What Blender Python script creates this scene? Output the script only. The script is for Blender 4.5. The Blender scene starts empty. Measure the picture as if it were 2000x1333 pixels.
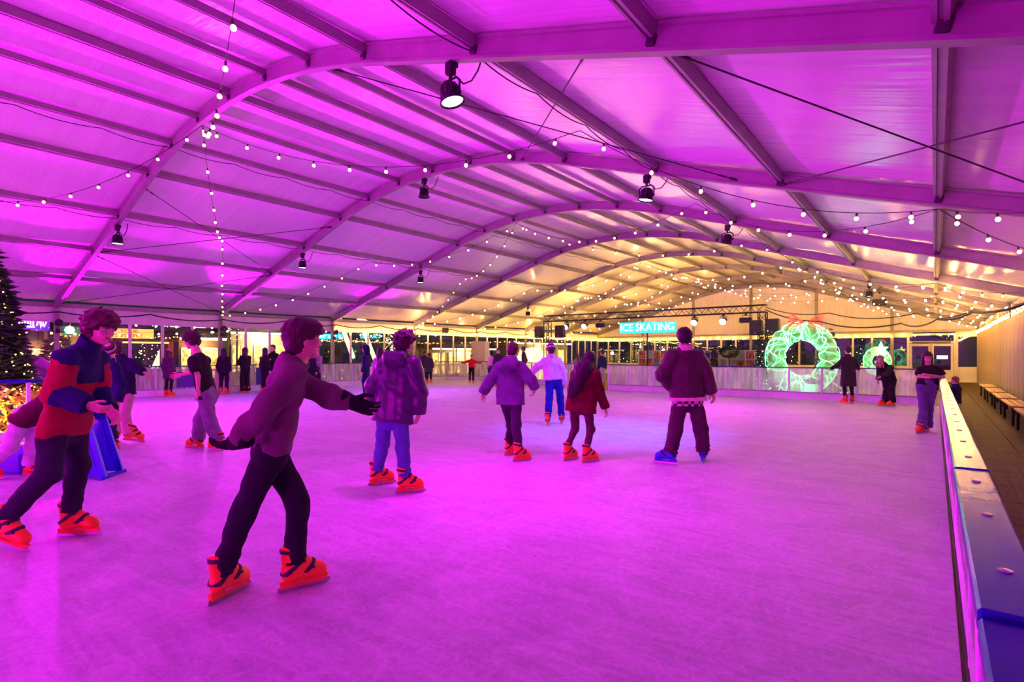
import bpy, math, random
import numpy as np
from mathutils import Vector, Matrix

random.seed(7)
RNG = np.random.RandomState(11)
SC = bpy.context.scene
COL = SC.collection

# ------------------------------------------------------------------ camera, world, exposure
FPX, CX, HZ, CAMZ = 1050.0, 1000.0, 690.0, 1.5
TH = math.atan(825.0 / FPX)
CT, ST = math.cos(TH), math.sin(TH)
VIEW = np.array([-ST, CT, 0.0])
RIGHT = np.array([CT, ST, 0.0])
cam_data = bpy.data.cameras.new('camera')
cam_data.sensor_width = 36.0
cam_data.lens = 36.0 * FPX / 2000.0
cam_data.shift_y = (HZ - 666.5) / 2000.0
cam_data.clip_end = 400
cam_data.clip_start = 0.05
camera = bpy.data.objects.new('camera', cam_data)
camera.location = (0, 0, CAMZ)
camera.rotation_euler = (math.pi / 2, 0, TH)
COL.objects.link(camera)
SC.camera = camera

world = bpy.data.worlds.new('night_sky')
SC.world = world
world.use_nodes = True
world.node_tree.nodes['Background'].inputs[0].default_value = (0.030, 0.026, 0.060, 1)
world.node_tree.nodes['Background'].inputs[1].default_value = 0.6

SC.cycles.use_light_tree = False
SC.cycles.max_bounces = 6
SC.cycles.diffuse_bounces = 4
SC.cycles.glossy_bounces = 2
SC.cycles.transparent_max_bounces = 8
SC.cycles.caustics_reflective = False
SC.cycles.caustics_refractive = False
SC.cycles.sample_clamp_indirect = 6.0

SC.view_settings.view_transform = 'Standard'
SC.view_settings.look = 'None'
SC.view_settings.exposure = 0.18
SC.view_settings.gamma = 1.0
SC.view_settings.use_curve_mapping = False

MAGENTA = (0.92, 0.0, 1.0)
PURPLE = (0.45, 0.02, 1.0)
BLUE = (0.06, 0.10, 1.0)
WARM = (1.0, 0.50, 0.10)
FLOOD_W = 520.0
ADDED_WASH_W = 4700.0
BULB_S = 10.0
BULB_FAR_S = 540.0
GARLAND_S = 130.0


def at(px, py, d):
    q = (px - CX) / FPX * d
    p = RIGHT * q + VIEW * d
    return np.array([p[0], p[1], CAMZ - (py - HZ) / FPX * d])


def ground(px, py, z=0.0):
    d = (CAMZ - z) * FPX / (py - HZ)
    return at(px, py, d)


def depth_of(p):
    return float(np.dot(np.asarray(p)[:2], VIEW[:2]))


def facing(phi):
    a = math.radians(phi)
    return VIEW * math.cos(a) + RIGHT * math.sin(a)


# ------------------------------------------------------------------ materials
MATS = {}


def principled(name, color, rough=0.6, metal=0.0, emit=None, estr=0.0, spec=0.5):
    m = bpy.data.materials.new(name)
    m.use_nodes = True
    b = m.node_tree.nodes['Principled BSDF']
    b.inputs['Base Color'].default_value = (*color, 1)
    b.inputs['Roughness'].default_value = rough
    b.inputs['Metallic'].default_value = metal
    b.inputs['Specular IOR Level'].default_value = spec
    if emit is not None:
        b.inputs['Emission Color'].default_value = (*emit, 1)
        b.inputs['Emission Strength'].default_value = estr
    return m


def mat(name, color, rough=0.6, metal=0.0, var=0.15, scale=12.0, bump=0.15, bscale=None, emit=None, estr=0.0,
        spec=0.5, stretch=(1, 1, 1)):
    """procedural material: noise in the colour and a little relief"""
    if name in MATS:
        return MATS[name]
    m = principled(name, color, rough, metal, emit, estr, spec)
    nt = m.node_tree
    b = nt.nodes['Principled BSDF']
    tc = nt.nodes.new('ShaderNodeTexCoord')
    mp = nt.nodes.new('ShaderNodeMapping')
    mp.inputs['Scale'].default_value = stretch
    nt.links.new(tc.outputs['Object'], mp.inputs['Vector'])
    if var:
        n = nt.nodes.new('ShaderNodeTexNoise')
        n.inputs['Scale'].default_value = scale
        n.inputs['Detail'].default_value = 4
        r = nt.nodes.new('ShaderNodeValToRGB')
        r.color_ramp.elements[0].position = 0.3
        r.color_ramp.elements[1].position = 0.7
        r.color_ramp.elements[0].color = (*[c * (1 - var) for c in color], 1)
        r.color_ramp.elements[1].color = (*[min(1, c * (1 + var)) for c in color], 1)
        nt.links.new(mp.outputs[0], n.inputs['Vector'])
        nt.links.new(n.outputs['Fac'], r.inputs['Fac'])
        nt.links.new(r.outputs['Color'], b.inputs['Base Color'])
    if bump:
        n2 = nt.nodes.new('ShaderNodeTexNoise')
        n2.inputs['Scale'].default_value = bscale or scale * 4
        n2.inputs['Detail'].default_value = 3
        bp = nt.nodes.new('ShaderNodeBump')
        bp.inputs['Strength'].default_value = bump
        bp.inputs['Distance'].default_value = 0.02
        nt.links.new(mp.outputs[0], n2.inputs['Vector'])
        nt.links.new(n2.outputs['Fac'], bp.inputs['Height'])
        nt.links.new(bp.outputs['Normal'], b.inputs['Normal'])
    MATS[name] = m
    return m


def cloth(name, color, rough=0.85):
    return mat(name, color, rough, var=0.18, scale=9, bump=0.25, bscale=60, spec=0.25)


def lit_window(name, color, strength):
    """window with a lit, cluttered room behind it: shelves and goods break up the glow"""
    if name in MATS:
        return MATS[name]
    m = principled(name, (.3, .2, .1), 0.4, emit=color, estr=strength)
    nt = m.node_tree
    b = nt.nodes['Principled BSDF']
    tc = nt.nodes.new('ShaderNodeTexCoord')
    mp = nt.nodes.new('ShaderNodeMapping')
    mp.inputs['Scale'].default_value = (1, 3.2, 2.2)
    vo = nt.nodes.new('ShaderNodeTexVoronoi')
    vo.inputs['Scale'].default_value = 2.2
    rp = nt.nodes.new('ShaderNodeMapRange')
    rp.inputs['From Min'].default_value = 0.15
    rp.inputs['From Max'].default_value = 0.8
    rp.inputs['To Min'].default_value = strength * 2.0
    rp.inputs['To Max'].default_value = strength * 0.12
    nt.links.new(tc.outputs['Object'], mp.inputs[0])
    nt.links.new(mp.outputs[0], vo.inputs['Vector'])
    nt.links.new(vo.outputs['Distance'], rp.inputs['Value'])
    nt.links.new(rp.outputs[0], b.inputs['Emission Strength'])
    MATS[name] = m
    return m


def emissive(name, color, strength, base=(0.8, 0.8, 0.8)):
    if name in MATS:
        return MATS[name]
    m = principled(name, base, 0.4, emit=color, estr=strength)
    nt = m.node_tree
    n = nt.nodes.new('ShaderNodeTexNoise')
    n.inputs['Scale'].default_value = 30
    mr = nt.nodes.new('ShaderNodeMapRange')
    mr.inputs['To Min'].default_value = strength * 0.85
    mr.inputs['To Max'].default_value = strength * 1.15
    nt.links.new(n.outputs['Fac'], mr.inputs['Value'])
    nt.links.new(mr.outputs[0], nt.nodes['Principled BSDF'].inputs['Emission Strength'])
    if name.startswith('fairy'):          # tiny far-off points: seen, but too weak to be worth sampling as lamps
        m.cycles.emission_sampling = 'NONE'
    MATS[name] = m
    return m


def glass(name, tint=(0.9, 0.95, 1.0), refl=0.12, rough=0.03, haze=0.0, streak=0.0):
    """thin pane: see-through with gloss and, for acrylic, a milky streaked haze"""
    if name in MATS:
        return MATS[name]
    m = bpy.data.materials.new(name)
    m.use_nodes = True
    nt = m.node_tree
    nt.nodes.clear()
    out = nt.nodes.new('ShaderNodeOutputMaterial')
    tr = nt.nodes.new('ShaderNodeBsdfTransparent')
    tr.inputs[0].default_value = (*tint, 1)
    gl = nt.nodes.new('ShaderNodeBsdfGlossy')
    gl.inputs['Roughness'].default_value = rough
    mix = nt.nodes.new('ShaderNodeMixShader')
    mix.inputs[0].default_value = refl
    nt.links.new(tr.outputs[0], mix.inputs[1])
    nt.links.new(gl.outputs[0], mix.inputs[2])
    last = mix
    if haze:
        df = nt.nodes.new('ShaderNodeBsdfDiffuse')
        df.inputs[0].default_value = (0.85, 0.85, 0.88, 1)
        tl = nt.nodes.new('ShaderNodeBsdfTranslucent')
        tl.inputs[0].default_value = (0.85, 0.85, 0.88, 1)
        hm = nt.nodes.new('ShaderNodeMixShader')
        hm.inputs[0].default_value = 0.5
        nt.links.new(df.outputs[0], hm.inputs[1])
        nt.links.new(tl.outputs[0], hm.inputs[2])
        mx = nt.nodes.new('ShaderNodeMixShader')
        nt.links.new(mix.outputs[0], mx.inputs[1])
        nt.links.new(hm.outputs[0], mx.inputs[2])
        tc = nt.nodes.new('ShaderNodeTexCoord')
        mp = nt.nodes.new('ShaderNodeMapping')
        mp.inputs['Scale'].default_value = (3.5, 3.5, 0.5)
        ns = nt.nodes.new('ShaderNodeTexNoise')
        ns.inputs['Scale'].default_value = 3
        ns.inputs['Detail'].default_value = 5
        mr = nt.nodes.new('ShaderNodeMapRange')
        mr.inputs['From Min'].default_value = 0.3
        mr.inputs['From Max'].default_value = 0.7
        mr.inputs['To Min'].default_value = max(0, haze - streak)
        mr.inputs['To Max'].default_value = min(1, haze + streak)
        nt.links.new(tc.outputs['Object'], mp.inputs[0])
        nt.links.new(mp.outputs[0], ns.inputs['Vector'])
        nt.links.new(ns.outputs['Fac'], mr.inputs['Value'])
        nt.links.new(mr.outputs[0], mx.inputs[0])
        last = mx
    nt.links.new(last.outputs[0], out.inputs[0])
    MATS[name] = m
    return m


# ------------------------------------------------------------------ mesh builders
class MB:
    """collects faces for ONE mesh object"""

    def __init__(self):
        self.v, self.f, self.m = [], [], []

    def add(self, verts, faces, mi=0):
        o = len(self.v)
        self.v += [tuple(map(float, p)) for p in verts]
        self.f += [tuple(i + o for i in fc) for fc in faces]
        self.m += [mi] * len(faces)
        return self

    def box(self, c, size, rot=None, mi=0, bev=0.0):
        x, y, z = [s / 2 for s in size]
        if bev > 0:
            bev = min(bev, x * .9, y * .9, z * .9)
            pts, fcs = [], []
            # chamfered box: 24 verts
            idx = {}
            for sx in (-1, 1):
                for sy in (-1, 1):
                    for sz in (-1, 1):
                        for ax in range(3):
                            p = [sx * (x - bev), sy * (y - bev), sz * (z - bev)]
                            p[ax] = (sx * x, sy * y, sz * z)[ax]
                            idx[(sx, sy, sz, ax)] = len(pts)
                            pts.append(p)
            S = (-1, 1)
            for ax in range(3):
                a1, a2 = (ax + 1) % 3, (ax + 2) % 3
                for s in S:
                    def key(u, w):
                        k = [0, 0, 0]
                        k[ax], k[a1], k[a2] = s, u, w
                        return idx[(*k, ax)]
                    q = [key(-1, -1), key(1, -1), key(1, 1), key(-1, 1)]
                    fcs.append(q if s > 0 else q[::-1])
            for ax in range(3):
                a1, a2 = (ax + 1) % 3, (ax + 2) % 3
                for u in S:
                    for w in S:
                        def key2(t, which):
                            k = [0, 0, 0]
                            k[ax], k[a1], k[a2] = t, u, w
                            return idx[(*k, which)]
                        q = [key2(-1, a1), key2(1, a1), key2(1, a2), key2(-1, a2)]
                        fcs.append(q if u * w > 0 else q[::-1])
            for sx in S:
                for sy in S:
                    for sz in S:
                        q = [idx[(sx, sy, sz, 0)], idx[(sx, sy, sz, 1)], idx[(sx, sy, sz, 2)]]
                        fcs.append(q if sx * sy * sz > 0 else q[::-1])
        else:
            pts = [(-x, -y, -z), (x, -y, -z), (x, y, -z), (-x, y, -z), (-x, -y, z), (x, -y, z), (x, y, z), (-x, y, z)]
            fcs = [(0, 3, 2, 1), (4, 5, 6, 7), (0, 1, 5, 4), (1, 2, 6, 5), (2, 3, 7, 6), (3, 0, 4, 7)]
        R = rot if rot is not None else Matrix.Identity(3)
        c = Vector(c)
        return self.add([R @ Vector(p) + c for p in pts], fcs, mi)

    def bar(self, a, b, w, h, mi=0, up=(0, 0, 1), bev=0.0):
        a, b = Vector(a), Vector(b)
        y = (b - a).normalized()
        u = Vector(up)
        if abs(y.dot(u)) > .98:
            u = Vector((1, 0, 0))
        x = y.cross(u).normalized()
        z = x.cross(y)
        R = Matrix((x, y, z)).transposed()
        return self.box((a + b) / 2, (w, (b - a).length, h), R, mi, bev)

    def tube(self, pts, r, n=6, mi=0, caps=True):
        pts = [Vector(p) for p in pts]
        rs = r if isinstance(r, (list, tuple)) else [r] * len(pts)
        vs, fs = [], []
        ref = None
        for i, p in enumerate(pts):
            d = (pts[min(i + 1, len(pts) - 1)] - pts[max(i - 1, 0)]).normalized()
            if ref is None:
                ref = d.orthogonal().normalized()
            x = (ref - d * ref.dot(d))
            x = x.normalized() if x.length > 1e-6 else d.orthogonal().normalized()
            ref = x
            y = d.cross(x)
            for j in range(n):
                a = 2 * math.pi * j / n
                vs.append(p + (x * math.cos(a) + y * math.sin(a)) * rs[i])
        for i in range(len(pts) - 1):
            for j in range(n):
                k = (j + 1) % n
                fs.append((i * n + j, i * n + k, (i + 1) * n + k, (i + 1) * n + j))
        if caps:
            fs.append(tuple(range(n))[::-1])
            fs.append(tuple(range((len(pts) - 1) * n, len(pts) * n)))
        return self.add(vs, fs, mi)

    def lathe(self, prof, n=16, c=(0, 0, 0), R=None, mi=0):
        vs, fs = [], []
        for (r, z) in prof:
            for j in range(n):
                a = 2 * math.pi * j / n
                vs.append((r * math.cos(a), r * math.sin(a), z))
        for i in range(len(prof) - 1):
            for j in range(n):
                k = (j + 1) % n
                fs.append((i * n + j, i * n + k, (i + 1) * n + k, (i + 1) * n + j))
        if prof[0][0] > 1e-5:
            fs.append(tuple(range(n))[::-1])
        if prof[-1][0] > 1e-5:
            fs.append(tuple(range((len(prof) - 1) * n, len(prof) * n)))
        R = R if R is not None else Matrix.Identity(3)
        c = Vector(c)
        return self.add([R @ Vector(p) + c for p in vs], fs, mi)

    def prism(self, poly, axis_o, ex, ey, en, thick, mi=0):
        """polygon (2D) in plane (ex, ey) at axis_o, extruded by thick along en"""
        o, ex, ey, en = Vector(axis_o), Vector(ex), Vector(ey), Vector(en)
        n = len(poly)
        a = [o + ex * p[0] + ey * p[1] for p in poly]
        b = [p + en * thick for p in a]
        fs = [tuple(range(n))[::-1], tuple(range(n, 2 * n))]
        fs += [(i, (i + 1) % n, n + (i + 1) % n, n + i) for i in range(n)]
        return self.add(a + b, fs, mi)

    def mesh(self, name, mats, smooth=False):
        me = bpy.data.meshes.new(name)
        me.from_pydata(self.v, [], self.f)
        for m in (mats if isinstance(mats, (list, tuple)) else [mats]):
            me.materials.append(m)
        me.polygons.foreach_set('material_index', self.m)
        if smooth:
            me.polygons.foreach_set('use_smooth', [True] * len(self.f))
        me.update()
        return me

    def build(self, name, mats, parent=None, smooth=False):
        return link(name, self.mesh(name, mats, smooth), parent)


def link(name, data, parent=None, M=None):
    o = bpy.data.objects.new(name, data)
    COL.objects.link(o)
    if parent is not None:
        o.parent = parent
    if M is not None:
        o.matrix_local = M
    return o


def tag(o, label=None, cat=None, group=None, kind=None):
    if label:
        o['label'] = label
    if cat:
        o['category'] = cat
    if group:
        o['group'] = group
    if kind:
        o['kind'] = kind
    return o


def empty(name, loc=(0, 0, 0), rz=0.0, label=None, cat=None, group=None, kind=None):
    o = bpy.data.objects.new(name, None)
    o.location = tuple(map(float, loc))
    o.rotation_euler = (0, 0, rz)
    o.empty_display_size = 0.1
    COL.objects.link(o)
    return tag(o, label, cat, group, kind)


def text_mesh(txt, size, mats, depth=0.01):
    cu = bpy.data.curves.new('lettering', 'FONT')
    cu.body = txt
    cu.size = size
    cu.extrude = depth
    cu.align_x = 'CENTER'
    cu.align_y = 'CENTER'
    cu.resolution_u = 3
    o = bpy.data.objects.new('lettering', cu)
    COL.objects.link(o)
    dg = bpy.context.evaluated_depsgraph_get()
    me = bpy.data.meshes.new_from_object(o.evaluated_get(dg))
    bpy.data.objects.remove(o)
    me.materials.clear()
    me.materials.append(mats)
    me.name = 'lettering'
    return me


def frame_M(origin, x, z=(0, 0, 1)):
    """matrix whose X runs along x and Z is up; text laid in X-Z faces -Y"""
    x, z = Vector(x).normalized(), Vector(z)
    y = z.cross(x).normalized()
    M = Matrix((x, y, z)).transposed().to_4x4()
    M.translation = Vector(origin)
    return M


def sag_pts(a, b, sag, n):
    a, b = np.array(a, float), np.array(b, float)
    out = []
    for i in range(n + 1):
        t = i / n
        p = a + (b - a) * t
        p[2] -= sag * 4 * t * (1 - t)
        out.append(p)
    return out


# ------------------------------------------------------------------ signed-distance figures (surface nets)
def surfnet(f, lo, hi, h):
    lo, hi = np.array(lo, np.float32), np.array(hi, np.float32)
    n = np.maximum(np.ceil((hi - lo) / h).astype(int) + 1, 3)
    gx, gy, gz = [lo[i] + h * np.arange(n[i], dtype=np.float32) for i in range(3)]
    P = np.stack(np.meshgrid(gx, gy, gz, indexing='ij'), -1).reshape(-1, 3)
    V = f(P).astype(np.float32).reshape(n)
    S = V < 0
    c = np.zeros(n - 1, np.int8)
    for dx in (0, 1):
        for dy in (0, 1):
            for dz in (0, 1):
                c += S[dx:n[0] - 1 + dx, dy:n[1] - 1 + dy, dz:n[2] - 1 + dz]
    act = (c > 0) & (c < 8)
    I = np.argwhere(act)
    if len(I) == 0:
        return np.zeros((0, 3)), np.zeros((0, 4), int)
    ids = -np.ones(n - 1, np.int64)
    ids[act] = np.arange(len(I))
    acc = np.zeros((len(I), 3), np.float32)
    cnt = np.zeros(len(I), np.float32)
    corners = [(a, b, d) for a in (0, 1) for b in (0, 1) for d in (0, 1)]
    for ca in corners:
        for ax in range(3):
            if ca[ax] == 1:
                continue
            cb = list(ca)
            cb[ax] = 1
            va = V[I[:, 0] + ca[0], I[:, 1] + ca[1], I[:, 2] + ca[2]]
            vb = V[I[:, 0] + cb[0], I[:, 1] + cb[1], I[:, 2] + cb[2]]
            cr = (va < 0) != (vb < 0)
            t = np.where(cr, va / np.where(va == vb, 1, va - vb), 0)
            p = np.tile(np.array(ca, np.float32), (len(I), 1))
            p[:, ax] += t
            acc[cr] += p[cr]
            cnt[cr] += 1
    verts = lo + h * (I + acc / cnt[:, None])
    quads = []
    for ax in range(3):
        a1, a2 = (ax + 1) % 3, (ax + 2) % 3
        sl0 = [slice(None)] * 3
        sl1 = [slice(None)] * 3
        sl0[ax], sl1[ax] = slice(0, n[ax] - 1), slice(1, n[ax])
        A, B = S[tuple(sl0)], S[tuple(sl1)]
        E = np.argwhere(A != B)
        ok = (E[:, a1] > 0) & (E[:, a2] > 0) & (E[:, a1] < n[a1] - 1) & (E[:, a2] < n[a2] - 1)
        E = E[ok]
        def cell(o1, o2):
            k = E.copy()
            k[:, a1] += o1
            k[:, a2] += o2
            return ids[k[:, 0], k[:, 1], k[:, 2]]
        q = np.stack([cell(-1, -1), cell(0, -1), cell(0, 0), cell(-1, 0)], 1)
        flip = ~A[E[:, 0], E[:, 1], E[:, 2]]
        q[flip] = q[flip][:, ::-1]
        quads.append(q)
    Q = np.concatenate(quads)
    Q = Q[(Q >= 0).all(1)]
    return verts.astype(np.float64), Q


def np_mesh(name, V, F, mats, mi=None, smooth=True):
    me = bpy.data.meshes.new(name)
    F = np.asarray(F)
    k = F.shape[1] if len(F) else 4
    me.vertices.add(len(V))
    me.vertices.foreach_set('co', np.asarray(V, np.float32).ravel())
    me.loops.add(F.size)
    me.loops.foreach_set('vertex_index', F.ravel().astype(np.int32))
    me.polygons.add(len(F))
    me.polygons.foreach_set('loop_start', np.arange(0, F.size, k, dtype=np.int32))
    for m in (mats if isinstance(mats, (list, tuple)) else [mats]):
        me.materials.append(m)
    if mi is not None:
        me.polygons.foreach_set('material_index', np.asarray(mi, np.int32))
    if smooth:
        me.polygons.foreach_set('use_smooth', np.ones(len(F), bool))
    me.update(calc_edges=True)
    me.validate()
    return me


def A3(*v):
    return np.array(v, np.float32)


def cone(P, a, b, ra, rb, flat=None):
    a, b = np.asarray(a, np.float32), np.asarray(b, np.float32)
    ab = b - a
    L = max(float(ab @ ab), 1e-9)
    t = np.clip(((P - a) @ ab) / L, 0, 1)
    d = P - a - t[:, None] * ab
    if flat is not None:
        f, k = flat
        f = np.asarray(f, np.float32)
        d = d + np.outer((d @ f) * (k - 1), f)
    return np.sqrt((d * d).sum(1)) - (ra + t * (rb - ra))


def ell(P, c, r):
    q = (P - np.asarray(c, np.float32)) / np.asarray(r, np.float32)
    k0 = np.sqrt((q * q).sum(1))
    return (k0 - 1) * min(r)


def smin(a, b, k):
    h = np.clip(.5 + .5 * (b - a) / k, 0, 1)
    return b * (1 - h) + a * h - k * h * (1 - h)


def wob(P, s=1.0):
    x, y, z = P[:, 0] * s, P[:, 1] * s, P[:, 2] * s
    return (np.sin(23 * x + 11 * z + 3 * y) * np.sin(19 * y - 13 * z + 2) + .6 * np.sin(41 * z + 17 * x + 9 * y)
            + .5 * np.sin(61 * z - 23 * y + 31 * x) * np.sin(29 * x + 5))
# ------------------------------------------------------------------ tent dimensions
XL, XR, XC = -22.0, 2.0, -10.0
BAY = 5.0
Y0 = 4.5                      # first arch seen in full
K0, K1 = -3, 7                # arches behind the camera ... gable
FLOOR_Z = -0.16
EAVE = 3.05


def arch_y(k):
    return Y0 + BAY * k


def prof(x):
    u = abs(x - XC)
    if u > 4:
        return EAVE + 0.31 * (12 - u)
    return EAVE + 2.48 + 0.03875 * (16 - u * u)


def slope(x):
    u = x - XC
    if abs(u) > 4:
        return -0.31 if u > 0 else 0.31
    return -0.0775 * u


M_ALU = mat('tent_aluminium', (0.30, 0.285, 0.27), 0.45, 0.2, var=0.12, scale=3, bump=0.05)
M_PVC = mat('white_roof_pvc', (0.84, 0.82, 0.84), 0.26, var=0.05, scale=1.2, bump=0.6, bscale=2.0,
            stretch=(0.35, 4.0, 0.35), spec=0.5)
M_WALLPVC = mat('white_wall_pvc', (0.82, 0.80, 0.78), 0.45, var=0.07, scale=2, bump=0.25, bscale=3, stretch=(3, 3, .5))
M_FRAME = mat('white_window_frame', (0.78, 0.76, 0.74), 0.4, var=0.06, scale=5, bump=0.03)
M_BLACK = mat('matt_black_metal', (0.015, 0.015, 0.018), 0.5, 0.3, var=0.2, bump=0.05)
M_CABLE = mat('black_cable', (0.02, 0.018, 0.02), 0.6, var=0.2, bump=0.05)
M_STEEL = mat('brushed_steel', (0.55, 0.55, 0.57), 0.3, 0.9, var=0.1, bump=0.03)
M_GLASS = glass('window_glass', (0.93, 0.95, 0.96), 0.10, 0.02)
M_ACRYL = glass('rink_acrylic', (0.92, 0.92, 0.96), 0.02, 0.2, haze=0.40, streak=0.20)
M_WHITEP = mat('white_plastic', (0.80, 0.80, 0.84), 0.35, var=0.06, scale=6, bump=0.04)
M_BLUEP = mat('blue_rail_plastic', (0.016, 0.020, 0.30), 0.20, var=0.1, scale=5, bump=0.03, spec=0.15)


def ice_material():
    m = principled('ice', (0.86, 0.88, 0.94), 0.3, spec=0.35)
    nt = m.node_tree
    b = nt.nodes['Principled BSDF']
    tc = nt.nodes.new('ShaderNodeTexCoord')

    def noise(scale, detail, stretch=(1, 1, 1), dist=0.0, rot=0):
        mp = nt.nodes.new('ShaderNodeMapping')
        mp.inputs['Scale'].default_value = stretch
        mp.inputs['Rotation'].default_value = (0, 0, rot)
        n = nt.nodes.new('ShaderNodeTexNoise')
        n.inputs['Scale'].default_value = scale
        n.inputs['Detail'].default_value = detail
        n.inputs['Distortion'].default_value = dist
        nt.links.new(tc.outputs['Object'], mp.inputs[0])
        nt.links.new(mp.outputs[0], n.inputs['Vector'])
        return n
    a = noise(0.9, 9, (1, 1, 1), 2.4)
    s1 = noise(2.2, 9, (0.30, 2.4, 1), 3.0, 0.55)
    sw = noise(7.0, 10, (1, 1, 1), 4.5)
    add = nt.nodes.new('ShaderNodeMath')
    add.operation = 'ADD'
    nt.links.new(s1.outputs['Fac'], add.inputs[0])
    nt.links.new(sw.outputs['Fac'], add.inputs[1])
    mx = nt.nodes.new('ShaderNodeMath')
    mx.operation = 'ADD'
    nt.links.new(add.outputs[0], mx.inputs[0])
    nt.links.new(a.outputs['Fac'], mx.inputs[1])
    dv = nt.nodes.new('ShaderNodeMath')
    dv.operation = 'DIVIDE'
    dv.inputs[1].default_value = 3.0
    nt.links.new(mx.outputs[0], dv.inputs[0])
    mx = dv
    r = nt.nodes.new('ShaderNodeValToRGB')
    r.color_ramp.elements[0].position = 0.40
    r.color_ramp.elements[0].color = (0.44, 0.43, 0.50, 1)
    r.color_ramp.elements[1].position = 0.62
    r.color_ramp.elements[1].color = (0.68, 0.67, 0.75, 1)
    nt.links.new(mx.outputs[0], r.inputs['Fac'])
    nt.links.new(r.outputs['Color'], b.inputs['Base Color'])
    rr = nt.nodes.new('ShaderNodeMapRange')
    rr.inputs['From Min'].default_value = 0.38
    rr.inputs['From Max'].default_value = 0.62
    rr.inputs['To Min'].default_value = 0.46
    rr.inputs['To Max'].default_value = 0.7
    nt.links.new(mx.outputs[0], rr.inputs['Value'])
    nt.links.new(rr.outputs[0], b.inputs['Roughness'])
    ln = noise(0.55, 3, (1, 1, 1), 1.5)
    prev = r.outputs['Color']
    for (src, w_) in ((ln, .006), (noise(1.6, 2, (1, .6, 1), .8, .4), .010), (noise(3.5, 3, (1, 1, 1), 1.0), .016)):
        sub = nt.nodes.new('ShaderNodeMath')
        sub.operation = 'PINGPONG'
        sub.inputs[1].default_value = 0.06
        nt.links.new(src.outputs['Fac'], sub.inputs[0])
        lt = nt.nodes.new('ShaderNodeMapRange')
        lt.inputs['From Min'].default_value = 0.0
        lt.inputs['From Max'].default_value = w_
        lt.inputs['To Min'].default_value = 0.36
        lt.inputs['To Max'].default_value = 0.0
        nt.links.new(sub.outputs[0], lt.inputs['Value'])
        msk = nt.nodes.new('ShaderNodeMath')
        msk.operation = 'MULTIPLY'
        nt.links.new(lt.outputs[0], msk.inputs[0])
        nt.links.new(a.outputs['Fac'], msk.inputs[1])
        mc = nt.nodes.new('ShaderNodeMix')
        mc.data_type = 'RGBA'
        nt.links.new(msk.outputs[0], mc.inputs[0])
        nt.links.new(prev, mc.inputs[6])
        mc.inputs[7].default_value = (.92, .92, .96, 1)
        prev = mc.outputs[2]
    nt.links.new(prev, b.inputs['Base Color'])
    fine = noise(45, 6, (1, 1, 1), 2.0)
    bp = nt.nodes.new('ShaderNodeBump')
    bp.inputs['Strength'].default_value = 0.10
    bp.inputs['Distance'].default_value = 0.01
    nt.links.new(fine.outputs['Fac'], bp.inputs['Height'])
    nt.links.new(bp.outputs['Normal'], b.inputs['Normal'])
    return m


M_ICE = ice_material()

# ------------------------------------------------------------------ floors
RINK = dict(x0=-21.1, x1=0.10, y0=-9.5, yb=19.3)
poly = [(0.10, -9.5), (0.10, 19.35), (-10.3, 19.35), (-19.3, 22.2), (-21.12, 21.0), (-21.12, -9.5)]
mb = MB()
mb.prism([(p[0], p[1]) for p in poly], (0, 0, FLOOR_Z), (1, 0, 0), (0, 1, 0), (0, 0, 1), -FLOOR_Z)
floor = tag(mb.build('floor', M_ICE), 'pale scratched ice surface of the skating rink under pink light', None, kind='structure')

M_DECK = mat('grey_event_floor', (0.10, 0.075, 0.06), 0.6, var=0.25, scale=4, bump=0.2)
mb = MB()
mb.box((XC, 12.25, FLOOR_Z - 0.06), (24.6, 55.2, 0.12))
tag(mb.build('floor', M_DECK), 'dark event flooring around the rink inside the tent', None, kind='structure')


def mat_rubber():
    m = mat('brown_ribbed_mat', (0.060, 0.030, 0.012), 0.7, var=0.3, scale=5, bump=0.0)
    nt = m.node_tree
    tc = nt.nodes.new('ShaderNodeTexCoord')
    w = nt.nodes.new('ShaderNodeTexWave')
    w.inputs['Scale'].default_value = 14
    w.bands_direction = 'Y'
    w2 = nt.nodes.new('ShaderNodeTexWave')
    w2.inputs['Scale'].default_value = 14
    w2.bands_direction = 'X'
    mm = nt.nodes.new('ShaderNodeMath')
    mm.operation = 'MULTIPLY'
    bp = nt.nodes.new('ShaderNodeBump')
    bp.inputs['Strength'].default_value = 0.9
    bp.inputs['Distance'].default_value = 0.02
    nt.links.new(tc.outputs['Object'], w.inputs[0])
    nt.links.new(tc.outputs['Object'], w2.inputs[0])
    nt.links.new(w.outputs['Fac'], mm.inputs[0])
    nt.links.new(w2.outputs['Fac'], mm.inputs[1])
    nt.links.new(mm.outputs[0], bp.inputs['Height'])
    nt.links.new(bp.outputs['Normal'], nt.nodes['Principled BSDF'].inputs['Normal'])
    return m


walk = empty('floor', (1.1, 0, FLOOR_Z), label='brown ribbed rubber matting of the walkway beside the barrier', kind='structure')
tile = MB()
tile.box((0, 0, 0.012), (0.84, 0.99, 0.024), bev=0.006)
tile_me = tile.mesh('mat_tile', mat_rubber())
for j in range(-3, 39):
    for i in (0, 1):
        o = link('mat_tile', tile_me, walk)
        o.location = (-0.45 + i * 0.86, j + 0.5, 0)

M_GROUND = mat('wet_dark_paving', (0.035, 0.03, 0.03), 0.45, var=0.3, scale=2, bump=0.2)
mb = MB()
mb.box((-20, 20, FLOOR_Z - 0.22), (160, 160, 0.2))
tag(mb.build('ground', M_GROUND), 'dark paving outside the tent', None, kind='structure')

# ------------------------------------------------------------------ roof
ceiling = empty('ceiling', (XC, 0, EAVE), label='arched white marquee roof on aluminium arches and purlins', kind='structure')
ceiling_inv = Matrix.Translation((-XC, 0, -EAVE))


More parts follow.
